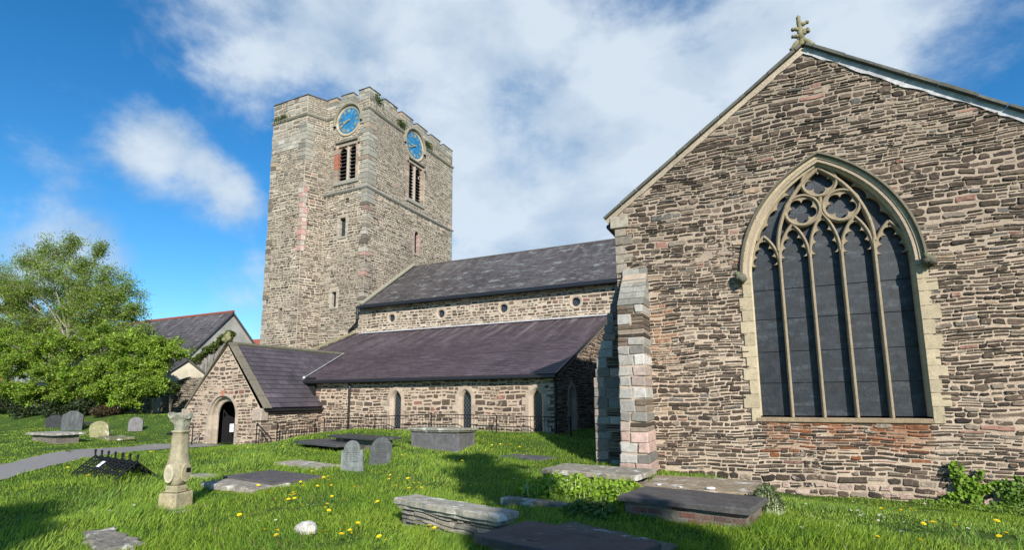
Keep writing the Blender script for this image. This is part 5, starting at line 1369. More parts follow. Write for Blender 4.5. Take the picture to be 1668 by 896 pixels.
# carved pillar
def pillar():
    g = ground_at(285, 828); root = empty('stone_baluster', g, 'weathered sandstone baluster pillar with broken flared top and round bulb on a square block', 'pillar')
    def sect(rx, z, e, n=32, off=(0, 0), rr=None):
        out = []
        for k in range(n):
            t = 2*math.pi*k/n; c, s = math.cos(t), math.sin(t); q = (abs(c)**e+abs(s)**e)**(-1/e); j = 1+(rr.uniform(-.02, .02) if rr else 0)
            out.append(Vector((off[0]+rx*q*c*j, off[1]+rx*q*s*j, z)))
        return out
    def loft(secs, name, mat, col, sm=True):
        mb = MB(); n = len(secs[0]); V = [v for s in secs for v in s]
        Fc = [[i*n+k, i*n+(k+1) % n, (i+1)*n+(k+1) % n, (i+1)*n+k] for i in range(len(secs)-1) for k in range(n)]+[list(range(n))[::-1], list(range((len(secs)-1)*n, len(secs)*n))]
        mb.add(V, Fc, 0, col); return mb.build(name, mat, root, sm)
    r = random.Random(4)
    mb = MB(); cf = Fr((0, 0, 0), (1, 0, 0), (0, 1, 0)); chbox(mb, cf, -.205, .205, -.205, .205, -.15, .24, .016, 0, (.36, .31, .19), .008); chbox(mb, cf, -.19, .19, -.19, .19, .23, .29, .03, 0, (.34, .30, .19), .008, taper=.05); chbox(mb, cf, -.135, .135, -.135, .135, .27, .345, .015, 0, (.33, .29, .18), .004); mb.build('square_block', M['ashlar'], root)
    loft([sect(a, z, e, off=(ox, 0), rr=r) for a, z, e, ox in ((.10, .335, 4, 0), (.14, .37, 3, 0), (.18, .43, 2.6, 0), (.20, .52, 2.5, .0), (.195, .60, 2.6, .0), (.172, .68, 3.0, .0), (.145, .75, 4, .0), (.128, .85, 5, 0), (.118, 1.0, 6, .0), (.112, 1.10, 6, .0), (.114, 1.155, 6, 0), (.13, 1.16, 6, 0), (.13, 1.185, 6, 0), (.09, 1.19, 4, .0))], 'bulb_shaft', M['ashlar'], (.31, .275, .185))
    secs = []
    for a, z, e, ox in ((.10, 1.185, 4, .01), (.11, 1.26, 4, .015), (.13, 1.33, 3.6, .0), (.175, 1.38, 3.0, -.03), (.195, 1.41, 3, -.03), (.18, 1.435, 3, -.04)):
        s = sect(a, z, e, off=(ox, 0), rr=r)
        if z > 1.3:
            for v in s:
                v.z += .03*math.sin(v.x*22)+r.uniform(-.012, .012)
                if v.x > .1: v.z -= .02; v.x *= .92
        secs.append(s)
    loft(secs, 'broken_capital', M['ashlar'], (.26, .26, .20), False)
    yaw = .98
    # raised roundels on the faces of the bulb and the small metal plate
    for a, cc in ((0, (.36, .32, .2)), (math.pi/2, (.36, .32, .20)), (math.pi, (.34, .31, .2)), (-math.pi/2, (.44, .40, .29))):
        d = Vector((math.cos(a), math.sin(a), 0)); f = Fr(Vector((0, 0, .54))+d*.185, Vector((-d.y, d.x, 0)), (0, 0, 1), d)
        mb = MB(); prism(mb, f, [(x*.92, z*1.2) for x, z in circ(0, 0, .118, 28)], -.05, .024, 0, cc); prism(mb, f, [(x*.8, z*1.05) for x, z in circ(0, 0, .085, 24)], .02, .03, 0, tuple(q*.85 for q in cc)); mb.build('roundel', M['sand'], root)
    d = Vector((1, 0, 0)); f = Fr(Vector((0, 0, .56))+d*.212, Vector((0, 1, 0)), (0, 0, 1), d)
    mb = MB(); chbox(mb, f, -.02, .075, -.02, .05, -.005, .008, .002, 0); mb.build('metal_plate', M['iron'], root)
    mb = MB(); chbox(mb, Fr((-.13, -.05, 1.14), (1, 0, 0)), -.09, .05, -.02, .015, -.06, .07, .006, 0); mb.build('iron_bracket', M['iron'], root)
    mb = MB(); slab_mesh(mb, Fr((.02, .0, 0), (1, .1, 0), (-.1, 1, 0)), .95, .75, .02, .1, 4, .05, .012, 0, (.17, .155, .125)); mb.build('foot_slab', M['tombstone'], root)
    root.scale = (.82, .82, 1)
    root.rotation_euler = (0, .0, .21); EXCL.append([(g.x-.3, g.y-.3), (g.x+.3, g.y-.3), (g.x+.3, g.y+.3), (g.x-.3, g.y+.3)])
pillar()

# white boulder
g = ground_at(498, 868)
mb = MB(); r = random.Random(9); nl, nm = 8, 12; V = []
for i in range(nl+1):
    for j in range(nm):
        th = math.pi*i/nl; ph = 2*math.pi*j/nm; q = 1+r.uniform(-.05, .05)
        V.append((.165*q*math.sin(th)*math.cos(ph)+(.02 if i < 3 else 0), (.12*q*math.sin(th)*math.sin(ph)), .10*q*math.cos(th)))
mb.add(V, [[i*nm+j, (i+1)*nm+j, (i+1)*nm+(j+1) % nm, i*nm+(j+1) % nm] for i in range(nl) for j in range(nm)], 0, (.50, .48, .44))
o = mb.build('boulder', M['ashlar']); o.location = g+Vector((0, 0, .04)); tag(o, 'single whitish quartz boulder lying in the foreground grass', 'boulder')

# iron grave railings leaning together like a tent
def tent():
    A = at(155, 743, Z=-1.29); B = at(224, 753, Z=-1.29); ax = (B-A); L_ = ax.length; ax.normalize(); pr = Vector((ax.y, -ax.x, 0)); pr = pr if pr.y < 0 else -pr
    c = (A+B)/2; zg = tz(c.x, c.y); root = empty('grave_railing', (c.x, c.y, zg), 'black cast iron grave railings leaning together like a tent, spiked along the top', 'railing')
    H = -1.29-zg; sp = .40
    for s in (-1, 1):
        dn = (pr*s*sp-Vector((0, 0, H))).normalized(); ln = math.hypot(sp, H)+.06
        f = Fr(A-dn*.0, ax, -dn)
        n = 6; mb = MB()
        for k in range(n+1):
            u = L_*k/n; tube(mb, [f.p(u, .02), f.p(u, -ln)], .016, 6)
            if k < n:
                u2 = L_*(k+1)/n; um = (u+u2)/2
                tube(mb, [f.p(um, -.06), f.p(um, -ln)], .010, 5)
                for q in range(3):
                    v0, v1 = -.12-ln*.26*q, -.12-ln*.26*(q+1); tube(mb, [f.p(u, v0), f.p(u2, v1)], .010, 5); tube(mb, [f.p(u2, v0), f.p(u, v1)], .010, 5)
        mb.build('lattice', M['iron'], root)
        for v in (-.05, -.12, -ln*.55, -ln+.08): mb = MB(); tube(mb, [f.p(-.02, v), f.p(L_+.02, v)], .017, 6); mb.build('rail', M['iron'], root)
        if s < 0:
            pass
    up = Vector((0, 0, 1))
    for k in range(7):
        p = A+ax*(L_*k/6); mb = MB(); tube(mb, [p-up*.02, p+up*.05, p+up*.06, p+up*.075, p+up*.09, p+up*.125, p+up*.17], [.015, .013, .026, .026, .016, .032, .003], 6); mb.build('spike', M['iron'], root)
        if k < 6:
            mb = MB(); q = A+ax*(L_*(k+1)/6); tube(mb, [p+(q-p)*t+up*(.045-.16*math.sin(math.pi*t)**.8*.35) for t in [i/8 for i in range(9)]], .014, 5); mb.build('swag', M['iron'], root)
    dn = (pr*sp-Vector((0, 0, H))).normalized(); f = Fr(A+ax*(L_*.36)+dn*.16, ax, -dn)
    mb = MB(); chbox(mb, f, -.02, .26, -.20, .06, .01, .03, .004, 0)
    for v0, v1 in ((-.02, .045), (-.11, -.04)): chbox(mb, f, .0, .16, v0-.02, v1-.01, .03, .034, .001, 1)
    mb.build('warning_plate', [M['iron'], M['paper']], root)
    settle(root, Vector((c.x, c.y, zg)))
tent()

# railings along the aisle
def railing(label, pts, h, name='iron_fence', nb=.135, group=None, top2=True):
    p0 = pts[0]; root = empty(name, (p0[0], p0[1], tz(*p0)), label, 'fence', group)
    for (a, b) in zip(pts[:-1], pts[1:]):
        A = Vector((a[0], a[1], tz(*a))); B = Vector((b[0], b[1], tz(*b))); l = (B-A).length; n = max(2, int(l/nb))
        mb = MB()
        for k in range(1, n): p = A+(B-A)*(k/n); tube(mb, [p-Vector((0, 0, .1)), p+Vector((0, 0, h-.01))], .008, 5)
        mb.build('bars', M['iron'], root)
        mb = MB(); tube(mb, [A+Vector((0, 0, h)), B+Vector((0, 0, h))], .017, 6)
        mb.build('top_rail', M['iron'], root)
        if top2: mb = MB(); tube(mb, [A+Vector((0, 0, h-.13)), B+Vector((0, 0, h-.13))], .011, 6); mb.build('lower_rail', M['iron'], root)
        m_ = max(1, round(l/2.6))
        for k in range(m_+1):
            p = A+(B-A)*(k/m_); mb = MB(); tube(mb, [p-Vector((0, 0, .3)), p+Vector((0, 0, h+.03))], .024, 8); mb.build('post', M['iron'], root)
    settle(root, Vector((p0[0], p0[1], tz(*p0))))
def fence_h(x, y, X=None, Y=None):
    p = at(x, y, X=X, Y=Y); return p
hL = at(545, 678, Y=17.75); hR = at(900, 681, Y=17.75)
railing('long black iron railing running in front of the aisle wall', [(-17.6, 17.75), (-12.0, 17.75), (-6.2, 17.75)], .72)
railing('short black iron railing beside the porch east wall', [(-18.0, 15.6), (-17.9, 17.5)], .78, 'iron_fence')
def handrail(label, a, b, h, h2):
    A = Vector((a[0], a[1], tz(*a))); B = Vector((b[0], b[1], tz(*b))); root = empty('handrail', A, label, 'handrail')
    mb = MB()
    for k in range(1, 5): p = A+(B-A)*(k/5); tube(mb, [p-Vector((0, 0, .1)), p+Vector((0, 0, h+(h2-h)*k/5))], .009, 5)
    mb.build('bars', M['iron'], root)
    for p, q in ((A, h), (B, h2)): mb = MB(); tube(mb, [p-Vector((0, 0, .2)), p+Vector((0, 0, q))], .022, 7); mb.build('post', M['iron'], root)
    mb = MB(); tube(mb, [A+Vector((0, 0, h)), B+Vector((0, 0, h2))], .026, 7); mb.build('rail', M['iron'], root); settle(root, A)
handrail('black iron handrail sloping down at the east corner of the porch', (-18.15, 14.75), (-17.5, 14.9), .82, .18)
p_ = ground_at(284, 729); handrail('short black iron handrail at the path edge left of the porch', (p_.x, p_.y), (p_.x+.25, p_.y+.55), .85, .85)

# ------------------------------------------------------------------ walls and houses behind
def far_wall():
    a, b = Vector((-25.5, 22.5, 0)), Vector((-62, 27, 0)); d = (b-a).normalized(); L_ = (b-a).length
    root = empty('boundary_wall', a, 'dark rough stone boundary wall in the shade behind the trees', 'wall')
    f = Fr(b, -d, (0, 0, 1)); top = [(u, 1.5+.15*math.sin(u*.5)+.1*math.sin(u*1.3)) for u in np.linspace(0, L_, 24)]
    P = [(0, -2.5), (L_, -2.5)]+top[::-1]; mb = MB(); face_poly(mb, f, [P]); rubble(mb, f, [P], 91, (.1, .2), (.2, .6), .03, pal=[(3, (.09, .08, .07)), (2, (.13, .115, .10)), (1, (.06, .055, .05))])
    n = len(top); mb.add([f.p(u, v, 0) for u, v in top]+[f.p(u, v, -.5) for u, v in top], [[i, i+1, n+i+1, n+i] for i in range(n-1)])
    root['kind'] = 'thing'; mb.build('masonry', [M['mortar_tower'], M['rubble']], root); settle(root, a)
far_wall()
def house(name, label, o, rot, L_, D, eave, ridge, wallm, roofm, zb=-2.5, wins=(), chim=(), ridge_tile=True):
    """ridge along local x; gable end at +x"""
    root = empty(name, o, label, 'house'); root.rotation_euler = (0, 0, rot)
    mb = MB(); F1 = Fr((0, 0, 0), (1, 0, 0), (0, 0, 1), (0, -1, 0)); F2 = Fr((L_, 0, 0), (0, 1, 0), (0, 0, 1), (1, 0, 0)); F3 = Fr((L_, D, 0), (-1, 0, 0)); F4 = Fr((0, D, 0), (0, -1, 0))
    hs1 = [rect(x, x+w, z, z+h) for s, x, z, w, h in wins if s == 'f']; hs2 = [rect(x, x+w, z, z+h) for s, x, z, w, h in wins if s == 'g']
    face_poly(mb, F1, [rect(0, L_, zb, eave)]+hs1); face_poly(mb, F2, [[(0, zb), (D, zb), (D, eave), (D/2, ridge), (0, eave)]]+hs2)
    face_poly(mb, F3, [rect(0, L_, zb, eave)]); face_poly(mb, F4, [[(0, zb), (D, zb), (D, eave), (D/2, ridge), (0, eave)]])
    mb.build('wall', wallm, root)
    sn_ = (ridge-eave)/(D/2); mb = MB(); e = .25
    roof(mb, (-.15, -e, eave-e*sn_+.1), (L_+.2, -e, eave-e*sn_+.1), (L_+.2, D/2, ridge+.1), (-.15, D/2, ridge+.1), 18, .02, thick=.12)
    roof(mb, (L_+.2, D+e, eave-e*sn_+.1), (-.15, D+e, eave-e*sn_+.1), (-.15, D/2, ridge+.1), (L_+.2, D/2, ridge+.1), 18, .02, thick=.12)
    mb.build('roof', roofm, root)
    if ridge_tile: mb = MB(); tube(mb, [(-.15, D/2, ridge+.12), (L_+.2, D/2, ridge+.12)], .13, 8, 0, (.25, .09, .065)); mb.build('ridge_tiles', M['ashlar'], root)
    for s, x, z, w, h in wins:
        f = F1 if s == 'f' else F2; wo = MB(); 
        for a, b, c_, d_ in ((x, x+.07, z, z+h), (x+w-.07, x+w, z, z+h), (x+.07, x+w-.07, z, z+.07), (x+.07, x+w-.07, z+h-.07, z+h), (x+w/2-.03, x+w/2+.03, z+.07, z+h-.07), (x+.07, x+w-.07, z+h/2-.025, z+h/2+.025)): chbox(wo, f, a, b, c_, d_, -.14, -.08, .005, 0)
        wf = wo.build('window_frame', M['whitepaint'], root); g_ = MB(); g_.add([f.p(x, z, -.12), f.p(x+w, z, -.12), f.p(x+w, z+h, -.12), f.p(x, z+h, -.12)], [[0, 1, 2, 3]]); g_.build('pane', M['diamond'], wf)
    for x, y, z, w, h in chim:
        mb = MB(); wbox(mb, x, x+w, y, y+w*.8, z, z+h, .02); wbox(mb, x-.06, x+w+.06, y-.06, y+w*.8+.06, z+h-.2, z+h-.05, .01); ch_ = mb.build('chimney', M['redtile'], root)
        for k in range(2): mb = MB(); px_ = x+w*(.3+.4*k); tube(mb, [(px_, y+w*.4, z+h), (px_, y+w*.4, z+h+.35)], [.12, .09], 8); mb.build('chimney_pot', M['redtile'], ch_)
    return root
# long slate-roofed hall: gable end turned to the church
a = at(378, 510, Y=32); hall_D = 8.5
house('slate_hall', 'long grey rendered hall with streaked old slate roof and bare gable end', (a.x-17.5, a.y-hall_D/2, 0), 0, 17.5, hall_D, a.z-4.6, a.z, M['render'], M['slate_far'])
b = at(292, 588, Y=26)
house('outbuilding', 'small cream rendered outbuilding with a narrow window behind the porch', (b.x-2.6, b.y-1.0, 0), -.25, 3.6, 3.4, b.z-1.35, b.z, M['cream'], M['slate_far'], wins=(('g', .6, -.15, .7, 1.3),), ridge_tile=False)
c = at(118, 517, Y=40)
house('stone_house', 'grey stone house with a white window in its gable, glimpsed through the tree', (c.x-9, c.y-3.5, 0), -.12, 10.5, 7, c.z-3.6, c.z, M['render'], M['slate_far'], wins=(('g', 2.9, c.z-3.0, 1.2, 1.6),))
d = at(411, 556, Y=50)
house('red_roofed_house', 'far red tiled house with orange brick chimney just left of the tower', (d.x-5, d.y, 0), 0, 9, 7, d.z-2.2, d.z+.7, M['cream'], M['redtile'], chim=((5.0, 2.4, d.z-.2, 1.0, 1.9),), ridge_tile=False)
e_ = at(30, 560, Y=44)
house('brick_house', 'reddish brick house hidden behind the left of the big tree', (e_.x-10, e_.y-4, 0), .1, 16, 8, 4.2, 7.6, M['redtile'], M['slate_far'])

# ------------------------------------------------------------------ foliage clouds (numpy)
def cloud(name, P, N_, size, colr, mat, parent=None, asp=.62, fold=None):
    n = len(P); a = nrg.normal(size=(n, 3))
    if N_ is not None: a = a*.75+N_
    a /= np.linalg.norm(a, axis=1)[:, None]; t = nrg.normal(size=(n, 3)); e1 = np.cross(a, t); e1 /= np.linalg.norm(e1, axis=1)[:, None]; e2 = np.cross(a, e1)
    s = size[:, None]; V = np.empty((n, 4, 3)); V[:, 0] = P-e1*s; V[:, 1] = P-e1*s*.15+e2*s*asp; V[:, 2] = P+e1*s; V[:, 3] = P-e1*s*.15-e2*s*asp
    me = bpy.data.meshes.new(name); me.vertices.add(4*n); me.vertices.foreach_set('co', V.ravel().astype(np.float32)); me.loops.add(4*n); me.loops.foreach_set('vertex_index', np.arange(4*n, dtype=np.int32))
    me.polygons.add(n); me.polygons.foreach_set('loop_start', np.arange(0, 4*n, 4, dtype=np.int32)); me.materials.append(mat)
    ca = me.color_attributes.new('tint', 'FLOAT_COLOR', 'CORNER'); c4 = np.ones((n, 4, 4), dtype=np.float32); c4[:, :, :3] = colr[:, None, :]; ca.data.foreach_set('color', c4.ravel())
    me.update(calc_edges=True); me.validate(); o = bpy.data.objects.new(name, me); COL.objects.link(o); o.parent = parent; return o

def tree(name, label, base, top, blobs, nleaf, lsize, col, bark, seed, trunk_r=.25, twigs=16, droop=.3, spread=.16, sub=7, cat='tree', group=None, holes=.0):
    """blobs: (x, y, z, rx, rz). Limbs run from the trunk to each blob and branch inside it; leaves hang along the twigs"""
    r = random.Random(seed); root = empty(name, base, label, cat, group); base = Vector(base); top = Vector(top)
    tr = MB(); mid = base+(top-base)*.5+Vector((r.uniform(-.3, .3), r.uniform(-.3, .3), 0)); axis = [base-Vector((0, 0, .3)), base+Vector((0, 0, .3)), base+(mid-base)*.5, mid, top]
    tube(tr, axis, [trunk_r*1.35, trunk_r, trunk_r*.85, trunk_r*.65, trunk_r*.3], 9); tr.build('trunk', bark, root, True)
    lm = MB(); LP = []; LW = []
    for bi, (x, y, z, rx, rz) in enumerate(blobs):
        c = Vector((x, y, z)); zt = min(max((c.z-base.z)*.55, (top.z-base.z)*.25), top.z-base.z)/(top.z-base.z); s0 = base+(top-base)*zt
        m1 = s0+(c-s0)*.5+Vector((r.uniform(-.4, .4), r.uniform(-.4, .4), r.uniform(.1, .7)))*rx*.4
        tube(lm, [s0, s0+(m1-s0)*.5+Vector((0, 0, .1)), m1, c], [trunk_r*.42, trunk_r*.34, trunk_r*.25, trunk_r*.14], 6)
        for _ in range(twigs):
            while 1:
                d = Vector((r.uniform(-1, 1), r.uniform(-1, 1), r.uniform(-1, 1)))
                if .15 < d.length < 1: break
            e = c+Vector((d.x*rx, d.y*rx, d.z*rz)); st = c+(m1-c)*r.uniform(0, .5); mm = st+(e-st)*.5+Vector((r.uniform(-.2, .2), r.uniform(-.2, .2), r.uniform(.0, .35)))*rx*.5
            tube(lm, [st, mm, e], [trunk_r*.10, trunk_r*.06, trunk_r*.025], 4, cap=False)
            for q in range(sub):
                t = r.uniform(.25, 1); p = (st+(mm-st)*t*2 if t < .5 else mm+(e-mm)*(t-.5)*2); d2 = Vector((r.gauss(0, 1), r.gauss(0, 1), r.gauss(0, .6)-droop)).normalized()*rx*r.uniform(.15, .42); e2 = p+d2
                tube(lm, [p, p+d2*.5+Vector((0, 0, .03)), e2-Vector((0, 0, droop*.2*rx))], [trunk_r*.035, trunk_r*.025, trunk_r*.012], 3, cap=False)
                LP.append((p, e2-Vector((0, 0, droop*.2*rx)))); LW.append(d2.length)
    lm.build('limbs', bark, root, False)
    LPa = np.array([[*a, *b] for a, b in LP]); w = np.array(LW); idx = nrg.choice(len(LP), nleaf, p=w/w.sum()); t = nrg.uniform(.1, 1.1, nleaf)[:, None]
    P = LPa[idx, :3]*(1-t)+LPa[idx, 3:]*t+nrg.normal(size=(nleaf, 3))*spread*np.array([1, 1, .8]); clump = nrg.uniform(.55, 1.4, len(LP))[idx]
    k = (clump*nrg.uniform(.6, 1.4, nleaf))[:, None]; hue = nrg.uniform(0, 1, nleaf)[:, None]
    C = np.array(col)*k*(1+(hue-.5)*np.array([.5, .1, .3]))
    cloud('leaves', P, np.array([[0, 0, .5]]), lsize*nrg.uniform(.6, 1.3, nleaf), C, M['leaf'], root)
    settle(root, base); return root
def B(px, py, Y, rx, rz=None): p = at(px, py, Y=Y); return (p.x, p.y, p.z, rx, rz or rx*.75)
GR = (.19, .285, .032); GR2 = (.075, .125, .025); GR3 = (.055, .095, .025)
g0 = ground_at(100, 690)
def foot(px, Y): p = at(px, 660, Y=Y); return (p.x, Y, tz(p.x, Y))
tb = foot(95, 24.5)
tree('birch_tree', 'tall airy pale-limbed tree with thin yellow-green leaves against the sky at far left', tb, (tb[0]+.4, 24.5, 8.0),
     [B(95, 405, 24, 2.3, 1.6), B(50, 425, 24.5, 2.2), B(140, 430, 23.5, 1.8), B(180, 445, 24, 1.7), B(215, 470, 24, 1.5, 1.3), B(60, 470, 24, 2.4), B(110, 470, 25, 2.2), B(155, 480, 23, 2.2), B(200, 505, 23.5, 1.8), B(20, 460, 25, 2.4), B(-20, 440, 26, 2.4), B(120, 390, 24, 1.0, .8), B(165, 400, 24, .8), B(30, 510, 24, 2.4), B(90, 520, 26, 2.4), B(150, 525, 23, 2.0), B(200, 545, 23, 1.6), B(235, 540, 23, 1.0, .8), B(60, 520, 23, 2.0), B(120, 500, 23, 1.8), B(10, 540, 23, 2.0), B(225, 500, 23.5, 1.1), B(80, 440, 23, 2.0), B(130, 460, 23, 1.9), B(30, 480, 23, 2.0), B(180, 480, 22.5, 1.6), B(150, 510, 22.5, 1.7)],
     100000, .06, (.17, .25, .032), M['palebark'], 3, .2, 22, .45, .22)
tree('lime_tree', 'broad bright green tree overhanging the wall in the middle of the left group', foot(85, 21.5), (foot(90, 21.5)[0], 21.5, 2.6),
     [B(70, 560, 21, 2.2, 1.6), B(120, 560, 20.5, 2.0), B(165, 545, 21, 1.9, 1.4), B(35, 590, 20.5, 2.0), B(90, 610, 19.6, 2.0, 1.2), B(140, 610, 19.8, 2.0, 1.2), B(175, 590, 20.4, 1.7), B(10, 560, 21.5, 2.2), B(-25, 600, 20, 2.2), B(60, 640, 19.5, 1.6, .8), B(20, 635, 19.5, 1.5, .8), B(115, 645, 19.6, 1.4, .7), B(-30, 560, 21.5, 2.4)],
     95000, .07, GR, M['bark'], 5, .2, 18, .35, .12)
tree('lime_tree', 'rounded bright green tree nearest the porch, partly hiding the slate roof', foot(222, 21.5), (foot(225, 21.5)[0], 21.5, 1.9),
     [B(215, 560, 21, 1.7, 1.2), B(255, 560, 21.5, 1.5, 1.0), B(285, 572, 22, 1.1, .8), B(200, 590, 20.6, 1.7, 1.1), B(240, 595, 21, 1.5, 1.0), B(190, 620, 19.8, 1.5, .9), B(225, 625, 20.2, 1.3, .8), B(165, 640, 19.8, 1.2, .7), B(205, 650, 20, .9, .6), B(262, 625, 21.2, .9, .7)],
     75000, .066, (.20, .30, .035), M['bark'], 6, .16, 17, .35, .11)
tree('dark_tree', 'dark bronze-leaved tree at the left edge behind the airy one', (-52, 30, tz(-52, 30)), (-52, 30, 7),
     [B(10, 500, 29, 2.6, 2.4), B(-20, 540, 29, 2.6), B(28, 545, 29, 2.0), B(15, 470, 30, 1.8)], 14000, .12, (.06, .035, .022), M['bark'], 8, .3, 14, .1, .2)
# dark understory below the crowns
def shrub(name, label, pts, n, sz, col, group=None, cat='shrub', seed=1):
    r = random.Random(seed); c = pts[0]; root = empty(name, (c[0], c[1], tz(c[0], c[1])), label, cat, group); P = []; lm = MB()
    for x, y, z, rx, rz in pts:
        m_ = int(n*rx*rz/sum(p[3]*p[4] for p in pts)); d = nrg.normal(size=(m_, 3)); d /= np.linalg.norm(d, axis=1)[:, None]; q = nrg.uniform(.35, 1, m_)**.5
        P.append(np.array([x, y, z])+d*q[:, None]*np.array([rx, rx, rz])*(1+.15*np.sin(5*d[:, :1]+3*d[:, 2:]+x)))
        b_ = Vector((x, y, tz(x, y)))
        for k in range(5): tube(lm, [b_, b_+Vector((r.uniform(-.3, .3)*rx, r.uniform(-.3, .3)*rx, (z-b_.z)*.7)), Vector((x+r.uniform(-.7, .7)*rx, y+r.uniform(-.7, .7)*rx, z+rz*.5))], [.03, .02, .008], 4, cap=False)
    lm.build('stems', M['bark'], root); P = np.concatenate(P); k = nrg.uniform(.6, 1.4, len(P))[:, None]
    cloud('leaves', P, np.array([[0, -.3, .5]]), sz*nrg.uniform(.6, 1.3, len(P)), np.array(col)*k, M['leaf'], root); settle(root, (c[0], c[1], tz(c[0], c[1])))
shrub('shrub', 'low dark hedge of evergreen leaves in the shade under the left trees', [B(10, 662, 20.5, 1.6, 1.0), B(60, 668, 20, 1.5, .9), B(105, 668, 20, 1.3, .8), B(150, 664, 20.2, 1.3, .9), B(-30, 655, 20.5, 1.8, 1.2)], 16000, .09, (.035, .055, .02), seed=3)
shrub('shrub', 'brown thorny bush in the shade, just right of the dark hedge', [B(190, 662, 20.6, .8, .6), B(165, 670, 19.5, .6, .35)], 3500, .06, (.075, .055, .03), seed=4)
shrub('ivy', 'ivy trailing over the top of the stone boundary wall', [B(250, 640, 21.8, .6, .35), B(280, 632, 22, .5, .4), B(225, 640, 21.6, .5, .3)], 4000, .07, (.06, .10, .025), cat='ivy', seed=5)
# ivy running up the hall's gable edge
pts = []
for i in range(9):
    t = i/8; p = at(375-70*t*.95, 545+50*t, Y=27.9+.0*t); pts.append((p.x, p.y, p.z, .38+.15*math.sin(i*2), .32))
shrub('ivy', 'ivy climbing along the sloping verge of the slate hall roof', pts, 5000, .1, (.09, .13, .03), cat='ivy', seed=6)

# ivy on the gable wall: stems with leaves
def ivy_wall(label, strokes, n, sz, yw, seed, col=(.10, .17, .022)):
    r = random.Random(seed); p0 = at(*strokes[0][0][:2], Y=yw); root = empty('ivy', p0, label, 'ivy'); lm = MB(); P = []
    for st in strokes:
        q = [at(x, y, Y=yw-.04) for x, y, _ in st]; wd = [w for _, _, w in st]
        tube(lm, q, .012, 5); ln = [(q[i+1]-q[i]).length*(wd[i]+wd[i+1]) for i in range(len(q)-1)]
        for i in range(len(q)-1):
            for _ in range(int(n*ln[i]/2)):
                t = r.random(); c = q[i]+(q[i+1]-q[i])*t; w = wd[i]+(wd[i+1]-wd[i])*t; a = r.uniform(0, 6.28); d = w*r.random()**.6
                P.append((c.x+math.cos(a)*d, c.y-abs(r.gauss(0, .05))-.01, c.z+math.sin(a)*d))
    lm.build('stems', M['bark'], root); P = np.array(P); k = nrg.uniform(.55, 1.35, len(P))[:, None]
    cloud('leaves', P, np.array([[.15, -1.1, .35]]), sz*nrg.uniform(.6, 1.3, len(P)), np.array(col)*k, M['leaf'], root, asp=.8); settle(root, p0)
ivy_wall('bright green ivy climbing the gable wall in a forked shape above the grass', [[(1553, 756, .10), (1562, 780, .15), (1578, 800, .15), (1590, 812, .12)], [(1580, 798, .10), (1598, 768, .03), (1596, 766, .03)], [(1580, 803, .13), (1605, 795, .09), (1632, 788, .05)], [(1568, 800, .10), (1545, 818, .14), (1530, 832, .12)], [(1588, 808, .12), (1584, 830, .10)]], 3600, .036, 12.95, 3, (.18, .30, .03))
ivy_wall('dense darker ivy patch on the gable wall at the right edge of the photo', [[(1628, 795, .08), (1650, 800, .26), (1668, 820, .30), (1690, 838, .3)], [(1640, 825, .1), (1612, 822, .06)], [(1660, 790, .12), (1652, 780, .08)]], 3000, .038, 12.92, 4, (.11, .20, .028))
def patch(name, label, cat, pts, n, sz, col, up=.8, stems=True, seed=1):
    """a low clump of leaves standing on the ground; pts: x, y, radius, height"""
    r = random.Random(seed); x0, y0 = pts[0][:2]; root = empty(name, (x0, y0, tz(x0, y0)), label, cat); P = []; lm = MB(); tot = sum(p[2]**2 for p in pts)
    for x, y, rd, h in pts:
        for _ in range(int(n*rd*rd/tot)):
            a = r.uniform(0, 6.28); d = rd*math.sqrt(r.random()); xx, yy = x+d*math.cos(a), y+d*math.sin(a); P.append((xx, yy, tz(xx, yy)+h*(1-(d/rd)**2*.6)*r.uniform(.25, 1)))
            if stems and r.random() < .12: tube(lm, [(xx, yy, tz(xx, yy)-.02), P[-1]], .004, 3, cap=False)
    if lm.v: lm.build('stems', M['leaf'], root)
    P = np.array(P); k = nrg.uniform(.6, 1.4, len(P))[:, None]; cloud('leaves', P, np.array([[0, -.2, up]]), sz*nrg.uniform(.6, 1.3, len(P)), np.array(col)*k, M['leaf'], root, asp=.5); settle(root, (x0, y0, tz(x0, y0)))
def gp(px, py, z=.0): p = at(px, py, Z=-1.62+z); return p.x, p.y
patch('leafy_plants', 'bed of bright green leafy plants between two weathered kerb stones', 'plants', [(*gp(x, y), .30, .30) for x, y in ((870, 805), (895, 806), (920, 808), (945, 812), (970, 815), (995, 818), (1012, 822), (905, 798), (940, 800), (975, 803), (1000, 808), (1020, 806))], 5200, .045, (.22, .34, .035), .5, seed=2)
patch('leafy_plants', 'small dark leafy weeds in the shade behind the foreground ledger', 'plants', [(*gp(x, y), .22, .16) for x, y in ((940, 838), (965, 842), (985, 836), (955, 832))], 700, .05, (.07, .13, .025), .5, seed=3)
patch('ivy', 'ivy spilling down the broken brick base of the pale ledger by the buttress', 'ivy', [(*gp(x, y), .22, .30) for x, y in ((900, 783), (930, 785), (955, 786), (980, 788), (1005, 789), (1030, 790), (1050, 786))], 3400, .028, (.16, .23, .035), .5, seed=4)
patch('ivy', 'greyish ivy bush at the right end of the mossy tomb by the wall', 'ivy', [(*gp(x, y), .2, .42) for x, y in ((1247, 832), (1254, 826), (1250, 815))], 1600, .03, (.12, .15, .065), .3, seed=5)
patch('ivy', 'low ivy creeping in the grass along the foot of the gable wall', 'ivy', [(x_, y_, .25, .12) for x_, y_ in ((2.6, 12.7), (2.95, 12.65), (3.3, 12.6), (3.7, 12.55), (4.1, 12.5), (4.5, 12.45), (4.0, 12.0), (4.5, 11.8))], 2800, .03, (.17, .27, .035), .7, seed=6)
